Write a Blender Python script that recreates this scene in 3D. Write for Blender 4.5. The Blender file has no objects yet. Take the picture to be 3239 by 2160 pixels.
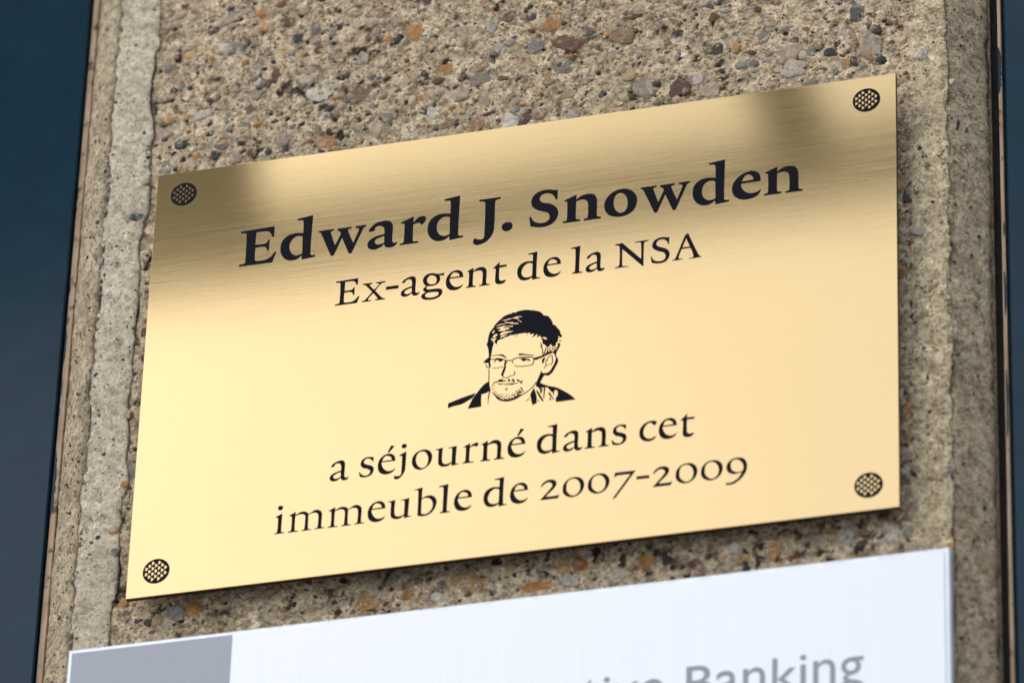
import bpy, math, random
import numpy as np
from mathutils import Vector, Matrix
from mathutils.geometry import tessellate_polygon

# ------------------------------------------------------------------ scene set-up
S = bpy.context.scene
COL = S.collection
Z0 = 2.60                      # height of the plaque's centre above the pavement, metres

def W(x, y, z):                # wall coordinates (x right, y up, z out of the wall) in mm -> world metres
    return (x * .001, -z * .001, y * .001 + Z0)

# camera: 200 mm lens, below and to the right of the plaque, looking up at it
cam_d = bpy.data.cameras.new('camera')
cam = bpy.data.objects.new('camera', cam_d)
COL.objects.link(cam)
S.camera = cam
RC = [[0.96139066, 0.0293141, -0.27362141], [-0.12406515, -0.84135535, -0.52605039], [-0.24563353, 0.53968682, -0.80523432]]
CAM = [528.953, -1166.386, 1735.517]
def w3(v): return Vector((v[0], -v[2], v[1]))
right, down, fwd = (w3(r) for r in RC)
m = Matrix((right, -down, -fwd)).transposed().to_4x4()
m.translation = Vector(W(*CAM))
cam.matrix_world = m
cam_d.sensor_width = 36.0
cam_d.lens = 198.5185
cam_d.clip_start = 0.05
cam_d.clip_end = 500.0
cam_d.dof.use_dof = True
cam_d.dof.focus_distance = 2.195
cam_d.dof.aperture_fstop = 9.5

# world: bright, nearly white overcast sky
SUN_EL, SUN_AZ = 50.0, -46.0    # degrees; azimuth from the wall's normal, negative = towards the left
world = bpy.data.worlds.new('World')
S.world = world
world.use_nodes = True
nt = world.node_tree
nt.nodes.clear()
wo = nt.nodes.new('ShaderNodeOutputWorld')
bg = nt.nodes.new('ShaderNodeBackground')
sky = nt.nodes.new('ShaderNodeTexSky')
sky.sky_type = 'NISHITA'
sky.sun_disc = False
sky.sun_elevation = math.radians(SUN_EL)
sun_dir = Vector((math.sin(math.radians(SUN_AZ)) * math.cos(math.radians(SUN_EL)),
                  -math.cos(math.radians(SUN_AZ)) * math.cos(math.radians(SUN_EL)),
                  math.sin(math.radians(SUN_EL))))
sky.sun_rotation = math.atan2(sun_dir.x, sun_dir.y)
sky.dust_density = 2.0
sky.air_density = 1.0
sky.ozone_density = 1.0
hs = nt.nodes.new('ShaderNodeHueSaturation')
hs.inputs['Saturation'].default_value = 0.32
nt.links.new(sky.outputs[0], hs.inputs['Color'])
# overcast: soft cloud structure all over the sky
wtc = nt.nodes.new('ShaderNodeTexCoord')
cn = nt.nodes.new('ShaderNodeTexNoise')
cn.inputs['Scale'].default_value = 5.0
cn.inputs['Detail'].default_value = 3.0
cn.inputs['Roughness'].default_value = .5
nt.links.new(wtc.outputs['Generated'], cn.inputs['Vector'])
cr = nt.nodes.new('ShaderNodeValToRGB')
cr.color_ramp.elements[0].position = .30
cr.color_ramp.elements[0].color = (.86, .87, .89, 1)
cr.color_ramp.elements[1].position = .70
cr.color_ramp.elements[1].color = (1.10, 1.09, 1.08, 1)
nt.links.new(cn.outputs[0], cr.inputs[0])
cm = nt.nodes.new('ShaderNodeMix')
cm.data_type = 'RGBA'
cm.blend_type = 'MULTIPLY'
cm.inputs[0].default_value = 1.0
nt.links.new(hs.outputs[0], cm.inputs[6])
nt.links.new(cr.outputs[0], cm.inputs[7])
nt.links.new(cm.outputs[2], bg.inputs['Color'])
bg.inputs['Strength'].default_value = 0.13
nt.links.new(bg.outputs[0], wo.inputs['Surface'])

sl = bpy.data.lights.new('sun', 'SUN')
sl.energy = 0.5
sl.angle = math.radians(36)
sl.color = (1.0, .98, .95)
so = bpy.data.objects.new('sun', sl)
COL.objects.link(so)
so.rotation_euler = sun_dir.to_track_quat('Z', 'Y').to_euler()

S.view_settings.view_transform = 'Standard'
S.view_settings.look = 'None'
S.view_settings.exposure = 0.80
S.view_settings.gamma = 1.0
S.view_settings.use_curve_mapping = False
S.render.engine = 'CYCLES'
S.cycles.max_bounces = 8

# ------------------------------------------------------------------ helpers
def lin(r, g, b, k=1.0):
    f = lambda c: (c / 255 / 12.92 if c <= 10 else ((c / 255 + .055) / 1.055) ** 2.4) * k
    return (f(r), f(g), f(b), 1.0)

class Mat:
    """small node-material builder"""
    def __init__(self, name):
        self.m = bpy.data.materials.new(name)
        self.m.use_nodes = True
        self.t = self.m.node_tree
        self.b = self.t.nodes['Principled BSDF']
        self.tc = self.n('ShaderNodeTexCoord')
    def n(self, kind, **kw):
        nd = self.t.nodes.new(kind)
        for k, v in kw.items():
            setattr(nd, k, v)
        return nd
    def l(self, a, b): self.t.links.new(a, b)
    def mapping(self, scale=(1, 1, 1), loc=(0, 0, 0), rot=(0, 0, 0)):
        mp = self.n('ShaderNodeMapping')
        mp.inputs['Scale'].default_value = scale
        mp.inputs['Location'].default_value = loc
        mp.inputs['Rotation'].default_value = rot
        self.l(self.tc.outputs['Object'], mp.inputs['Vector'])
        return mp.outputs[0]
    def noise(self, vec, scale, detail=4, rough=.55, dist=0.0):
        nd = self.n('ShaderNodeTexNoise')
        nd.inputs['Scale'].default_value = scale
        nd.inputs['Detail'].default_value = detail
        nd.inputs['Roughness'].default_value = rough
        nd.inputs['Distortion'].default_value = dist
        if vec is not None:
            self.l(vec, nd.inputs['Vector'])
        return nd.outputs[0]
    def voro(self, vec, scale, feature='F1', out=0):
        nd = self.n('ShaderNodeTexVoronoi', feature=feature)
        nd.inputs['Scale'].default_value = scale
        self.l(vec, nd.inputs['Vector'])
        return nd.outputs[out]
    def ramp(self, fac, stops):
        nd = self.n('ShaderNodeValToRGB')
        e = nd.color_ramp.elements
        while len(e) < len(stops):
            e.new(0.5)
        for i, (p, c) in enumerate(stops):
            e[i].position = p
            e[i].color = c if len(c) == 4 else (*c, 1)
        self.l(fac, nd.inputs[0])
        return nd.outputs[0]
    def mix(self, fac, a, b, mode='MIX'):
        nd = self.n('ShaderNodeMix', data_type='RGBA', blend_type=mode)
        for sock, v in ((nd.inputs[0], fac), (nd.inputs[6], a), (nd.inputs[7], b)):
            if isinstance(v, bpy.types.NodeSocket):
                self.l(v, sock)
            else:
                sock.default_value = v
        return nd.outputs[2]
    def bump(self, h, strength, dist, prev=None):
        nd = self.n('ShaderNodeBump')
        nd.inputs['Strength'].default_value = strength
        nd.inputs['Distance'].default_value = dist
        self.l(h, nd.inputs['Height'])
        if prev is not None:
            self.l(prev, nd.inputs['Normal'])
        return nd.outputs[0]
    def set(self, **kw):
        names = dict(col='Base Color', rough='Roughness', metal='Metallic', normal='Normal', spec='Specular IOR Level',
                     aniso='Anisotropic', arot='Anisotropic Rotation', tangent='Tangent', coat='Coat Weight', crough='Coat Roughness')
        for k, v in kw.items():
            s = self.b.inputs[names[k]]
            if isinstance(v, bpy.types.NodeSocket):
                self.l(v, s)
            else:
                s.default_value = v
        return self

def G(v): return (v, v, v, 1)

def mesh_obj(name, verts, faces, mat, parent=None, smooth=False):
    me = bpy.data.meshes.new(name)
    me.from_pydata(verts, [], faces)
    if smooth:
        me.polygons.foreach_set('use_smooth', [True] * len(me.polygons))
    me.update()
    me.materials.append(mat)
    o = bpy.data.objects.new(name, me)
    COL.objects.link(o)
    o.parent = parent
    return o

def empty(name, loc, label, cat, group=None):
    o = bpy.data.objects.new(name, None)
    COL.objects.link(o)
    o.location = loc
    o.empty_display_size = .02
    o['label'] = label
    o['category'] = cat
    if group:
        o['group'] = group
    return o

def box_vf(x0, x1, y0, y1, z0, z1, bev=0.0):
    """box in wall mm, z1 the front; optional chamfer on the front edges"""
    b = bev
    v = [(x0, y0, z0), (x1, y0, z0), (x1, y1, z0), (x0, y1, z0)]
    v += [(x0, y0, z1 - b), (x1, y0, z1 - b), (x1, y1, z1 - b), (x0, y1, z1 - b)]
    f = [(3, 2, 1, 0)]
    for i in range(4):
        j = (i + 1) % 4
        f.append((i, j, 4 + j, 4 + i))
    if b > 0:
        v += [(x0 + b, y0 + b, z1), (x1 - b, y0 + b, z1), (x1 - b, y1 - b, z1), (x0 + b, y1 - b, z1)]
        for i in range(4):
            j = (i + 1) % 4
            f.append((4 + i, 4 + j, 8 + j, 8 + i))
        f.append((8, 9, 10, 11))
    else:
        f.append((4, 5, 6, 7))
    return v, f

def wbox(name, dims, mat, parent, bev=0.0, origin=(0, 0, 0)):
    v, f = box_vf(*dims, bev=bev)
    o = mesh_obj(name, [Vector(W(*p)) - Vector(origin) for p in v], f, mat, parent)
    return o

rng = np.random.default_rng(7)
random.seed(7)
def vnoise(x, y, scale, seed):
    """value noise on arrays (mm)"""
    g = np.random.default_rng(seed).random((257, 257))
    u = x / scale + 1000.37
    v = y / scale + 1000.73
    iu = np.floor(u).astype(int); iv = np.floor(v).astype(int)
    fu = u - iu; fv = v - iv
    fu = fu * fu * (3 - 2 * fu); fv = fv * fv * (3 - 2 * fv)
    a = g[iu % 256, iv % 256]; b = g[(iu + 1) % 256, iv % 256]
    c = g[iu % 256, (iv + 1) % 256]; d = g[(iu + 1) % 256, (iv + 1) % 256]
    return (a * (1 - fu) + b * fu) * (1 - fv) + (c * (1 - fu) + d * fu) * fv - .5

def grid_obj(name, X, Y, Zm, mat, parent, origin, attr=None):
    ny, nx = X.shape
    co = np.stack([X * .001, -Zm * .001, Y * .001 + Z0], -1).reshape(-1, 3) - np.array(origin)
    idx = np.arange(ny * nx).reshape(ny, nx)
    q = np.stack([idx[:-1, :-1], idx[:-1, 1:], idx[1:, 1:], idx[1:, :-1]], -1).reshape(-1, 4)
    me = bpy.data.meshes.new(name)
    me.vertices.add(len(co)); me.vertices.foreach_set('co', co.ravel())
    me.loops.add(q.size); me.loops.foreach_set('vertex_index', q.ravel())
    me.polygons.add(len(q)); me.polygons.foreach_set('loop_start', np.arange(0, q.size, 4))
    me.polygons.foreach_set('use_smooth', np.ones(len(q), bool))
    me.update(calc_edges=True)
    if attr is not None:
        at = me.attributes.new('dirt_and_dark', 'FLOAT', 'POINT')
        at.data.foreach_set('value', attr.astype(np.float32).ravel())
    me.materials.append(mat)
    o = bpy.data.objects.new(name, me)
    COL.objects.link(o)
    o.parent = parent
    return o

# ------------------------------------------------------------------ materials
def concrete(name, c_lo, c_mid, c_hi, stain, grain=1.0, speck=.5):
    M = Mat(name)
    v = M.mapping()
    big = M.noise(v, 22, 5, .6)
    mid = M.noise(v, 190, 6, .68)
    fine = M.noise(v, 900, 4, .7)
    col = M.ramp(mid, [(.25, c_lo), (.5, c_mid), (.75, c_hi)])
    col = M.mix(.55, col, M.ramp(fine, [(.30, G(.35)), (.5, G(.85)), (.7, G(1.15))]), 'MULTIPLY')
    blot = M.noise(v, 110, 5, .7, .8)
    col = M.mix(.45 * grain, col, M.ramp(blot, [(.32, (.52, .44, .33)), (.46, (.95, .90, .80)), (.60, (1.08, 1.06, 1.02)), (.72, (1.30, 1.28, 1.24))]), 'MULTIPLY')
    col = M.mix(.5, col, M.ramp(big, [(.3, (.80, .76, .70)), (.65, (1.08, 1.07, 1.05))]), 'MULTIPLY')
    # multicoloured sand showing at the surface
    for sc, amt in ((1150, .72), (520, .62), (190, .32)):
        vc = M.voro(v, sc, out=1)
        sp = M.n('ShaderNodeSeparateColor'); M.l(vc, sp.inputs[0])
        g_ = M.ramp(sp.outputs[0], [(0.0, (.30, .26, .22)), (.16, (.50, .42, .32)), (.22, (.88, .86, .82)), (.62, (1.0, .98, .95)), (.80, (1.10, 1.02, .86)), (1.0, (1.38, 1.36, 1.33))])
        col = M.mix(amt * grain, col, g_, 'MULTIPLY')
        if sc == 520: spk = sp
    # tiny air holes, their shade put into the colour, and dark sand grains
    cell = M.voro(v, 420)
    pick = M.noise(v, 75, 3, .6)
    holes = M.ramp(cell, [(.10, G(1)), (.20, G(0))])
    sel = M.ramp(pick, [(.52, G(0)), (.60, G(1))])
    hm = M.mix(1.0, holes, sel, 'MULTIPLY')
    hm2 = M.mix(1.0, hm, G(speck), 'MULTIPLY')
    col = M.mix(hm2, col, lin(52, 46, 40))
    at = M.n('ShaderNodeAttribute', attribute_name='dirt_and_dark')
    dn = M.noise(v, 420, 5, .7)
    dm = M.n('ShaderNodeMath', operation='MULTIPLY_ADD', use_clamp=True)
    M.l(at.outputs['Fac'], dm.inputs[0])
    dm.inputs[1].default_value = 1.7
    sub = M.n('ShaderNodeMath', operation='MULTIPLY_ADD')
    M.l(dn, sub.inputs[0]); sub.inputs[1].default_value = 2.2; sub.inputs[2].default_value = -1.45
    M.l(sub.outputs[0], dm.inputs[2])
    gate = M.n('ShaderNodeMath', operation='MULTIPLY', use_clamp=True)
    M.l(dm.outputs[0], gate.inputs[0]); M.l(at.outputs['Fac'], gate.inputs[1])
    g2 = M.n('ShaderNodeMath', operation='MULTIPLY', use_clamp=True)
    M.l(gate.outputs[0], g2.inputs[0]); g2.inputs[1].default_value = 1.5
    col = M.mix(g2.outputs[0], col, stain)  # dirt stain, also darkening the pits and the margin lip
    n1 = M.bump(spk.outputs[1], .35 * grain, .0006)
    n1 = M.bump(mid, .5 * grain, .0012, n1)
    n2 = M.bump(fine, .55 * grain, .0007, n1)
    n3 = M.bump(M.ramp(hm, [(0, G(1)), (1, G(0))]), .7 * speck, .0008, n2)
    M.set(col=col, rough=.92, spec=.2, normal=n3)
    return M.m

K = 1.27
m_agg = concrete('washed concrete', lin(128, 118, 104, K), lin(179, 168, 151, K), lin(210, 202, 188, K), lin(62, 54, 42), 1.0, .9)
m_marg = concrete('smooth cement margin', lin(150, 144, 129, K), lin(184, 178, 163, K), lin(200, 195, 182, K), lin(70, 60, 48), .55, .8)
m_margr = concrete('sandy cement margin', lin(136, 127, 110, K), lin(180, 171, 151, K), lin(202, 195, 178, K), lin(66, 57, 45), .85, .9)
m_cham = concrete('weathered cement chamfer', lin(126, 118, 104, K), lin(164, 155, 138, K), lin(184, 176, 160, K), lin(56, 49, 40), .8, .7)

def stone_mat(name, src):
    M = Mat(name)
    if src == 'object':
        oi = M.n('ShaderNodeObjectInfo')
        base = oi.outputs['Color']
        add = M.n('ShaderNodeVectorMath', operation='MULTIPLY_ADD')
        geo = M.n('ShaderNodeNewGeometry')
        M.l(geo.outputs['Position'], add.inputs[0])
        add.inputs[1].default_value = (1, 1, 1)
        M.l(oi.outputs['Random'], add.inputs[2])
        v = add.outputs[0]
    else:
        at = M.n('ShaderNodeAttribute', attribute_name='tint')
        base = at.outputs['Color']
        v = M.n('ShaderNodeNewGeometry').outputs['Position']
    a = M.noise(v, 320, 5, .65, .6)
    b = M.noise(v, 900, 3, .6)
    col = M.mix(.75, base, M.ramp(a, [(.30, (.42, .36, .30)), (.5, (.95, .93, .90)), (.70, (1.45, 1.40, 1.32))]), 'MULTIPLY')
    col = M.mix(.55, col, M.ramp(b, [(.35, G(.60)), (.65, G(1.25))]), 'MULTIPLY')
    # cement film left in patches
    film = M.ramp(M.noise(v, 210, 5, .7), [(.53, G(0)), (.68, G(.70))])
    col = M.mix(film, col, lin(168, 158, 138, K))
    nb = M.bump(a, .5, .0009)
    nb = M.bump(b, .35, .0004, nb)
    M.set(col=col, rough=.62, spec=.35, normal=nb)
    return M.m
m_stone = stone_mat('river pebble', 'object')
m_grain = stone_mat('sand grain', 'attr')

def brass():
    M = Mat('brushed brass')
    v = M.mapping((30, 1, 2600))
    v2 = M.mapping((16, 1, 900))
    v3 = M.mapping((45, 1, 1700), (3, 0, 5))
    s1 = M.noise(v, 1.0, 3, .6)
    s2 = M.noise(v2, 1.0, 3, .6)
    s3 = M.noise(v3, 1.0, 2, .6)
    col = M.mix(.12, lin(250, 219, 162, .77), M.ramp(s1, [(.35, G(.86)), (.65, G(1.06))]), 'MULTIPLY')
    rr = M.ramp(s2, [(.3, G(.040)), (.7, G(.054))])
    n1 = M.bump(s1, .10, .000015)
    n2 = M.bump(s3, .08, .000009, n1)
    ct = M.n('ShaderNodeCombineXYZ')
    ct.inputs[2].default_value = 1.0
    M.set(col=col, metal=1.0, rough=rr, aniso=.65, normal=n2, tangent=ct.outputs[0])
    return M.m
m_brass = brass()

M = Mat('dark brass edge'); e = M.noise(M.mapping((300, 300, 300)), 1.0)
M.set(col=M.ramp(e, [(.3, lin(52, 36, 22)), (.7, lin(84, 58, 32))]), metal=.8, rough=.5); m_edge = M.m
M = Mat('black engraving enamel'); e = M.noise(M.mapping((900, 900, 900)), 1.0)
M.set(col=M.ramp(e, [(.3, lin(17, 18, 26)), (.7, lin(23, 24, 33))]), rough=.5, spec=.03); m_ink = M.m

def alu():
    M = Mat('white brushed aluminium')
    s = M.noise(M.mapping((1800, 1, 14)), 1.0, 4, .65)
    col = M.ramp(s, [(.25, lin(214, 218, 222)), (.75, lin(221, 225, 229))])
    ct = M.n('ShaderNodeCombineXYZ'); ct.inputs[0].default_value = 1.0
    M.set(col=col, metal=.55, rough=.34, aniso=.5, tangent=ct.outputs[0], normal=M.bump(s, .02, .0001))
    return M.m
m_alu = alu()
M = Mat('pale aluminium rim'); e = M.noise(M.mapping((200, 200, 40)), 1.0)
M.set(col=M.ramp(e, [(.3, lin(206, 212, 224)), (.7, lin(226, 231, 241))]), metal=.4, rough=.4); m_rim = M.m
M = Mat('grey print'); e = M.noise(M.mapping((1500, 1, 20)), 1.0)
M.set(col=M.ramp(e, [(.2, lin(158, 162, 173)), (.8, lin(166, 170, 181))]), rough=.5, spec=.3); m_grey = M.m
M = Mat('grey lettering paint'); e = M.noise(M.mapping((500, 500, 500)), 1.0)
M.set(col=M.ramp(e, [(.3, lin(140, 143, 156)), (.7, lin(150, 153, 166))]), rough=.5, spec=.3); m_gtext = M.m

def paint():
    M = Mat('navy gloss paint')
    a = M.noise(M.mapping((60, 60, 60)), 1.0, 5, .6)
    b = M.noise(M.mapping((700, 700, 420)), 1.0, 4, .6)
    col = M.ramp(a, [(.3, lin(0, 37, 54)), (.7, lin(3, 44, 62))])
    n = M.bump(a, .06, .0005)
    n = M.bump(b, .06, .00003, n)
    M.set(col=col, rough=.12, spec=.28, normal=n)
    return M.m
m_navy = paint()
def bare():
    M = Mat('bare primer edge')
    a = M.noise(M.mapping((500, 500, 60)), 1.0, 5, .65)
    b = M.noise(M.mapping((160, 160, 160)), 1.0, 5, .7)
    col = M.ramp(a, [(.3, lin(158, 134, 112)), (.7, lin(198, 172, 146))])
    col = M.mix(M.ramp(b, [(.56, G(0)), (.64, G(.8))]), col, lin(62, 48, 42))
    M.set(col=col, rough=.8, spec=.2, normal=M.bump(a, .4, .0006))
    return M.m
m_bare = bare()
M = Mat('dark joint and gap'); e = M.noise(M.mapping((400, 400, 200)), 1.0)
M.set(col=M.ramp(e, [(.3, lin(20, 18, 17)), (.7, lin(40, 36, 33))]), rough=.9); m_joint = M.m
M = Mat('grey painted steel'); e = M.noise(M.mapping((3, 3, 3)), 1.0)
M.set(col=M.ramp(e, [(.3, lin(172, 168, 150)), (.7, lin(188, 184, 166))]), rough=.6); m_steel = M.m

# ------------------------------------------------------------------ pavement below (out of frame, it throws light back up)
M = Mat('pavement slabs'); e = M.noise(M.mapping((4, 4, 4)), 1.0)
M.set(col=M.ramp(e, [(.3, G(.28)), (.7, G(.34))]), rough=.9)
pav = mesh_obj('pavement', [(-40, -40, 0), (40, -40, 0), (40, .6, 0), (-40, .6, 0)], [(0, 1, 2, 3)], M.m)
pav['kind'] = 'structure'
pav['label'] = 'pale paved ground in front of the pillar'
pav['category'] = 'pavement'

# ------------------------------------------------------------------ concrete pillar
AGZ, MZ = -9.2, -8.0            # level of the washed face and of the smooth margins
XL, XR = -174.8, 168.6          # arrises between the margins and the chamfers
CH = 13.0                       # chamfer size
YB, YT = -330.0, 420.0          # built height of the pillar
P0 = W(-3, YB, -30)
pillar = empty('concrete_pillar', P0, 'beige exposed aggregate concrete pillar with smooth margins behind both signs', 'pillar')
pillar['kind'] = 'thing'
inv = Vector(P0)

def ml_edge(y):                 # inner edge of the left margin, wavering
    return (-157.2 + 2.6 * vnoise(y, y * 0, 26, 3) + 2.0 * vnoise(y, y * 0, 9, 4) + 1.1 * vnoise(y, y * 0, 3.1, 5)
            + np.where((y > 166), 1.4, 0) - np.where((y < -92), 1.2, 0))
def mr_edge(y):
    return 153.6 + 3.0 * vnoise(y, y * 0, 30, 13) + 2.6 * vnoise(y, y * 0, 8, 14) + 2.6 * vnoise(y, y * 0, 3.0, 15) + 1.6 * vnoise(y, y * 0, 1.5, 16)

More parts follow.
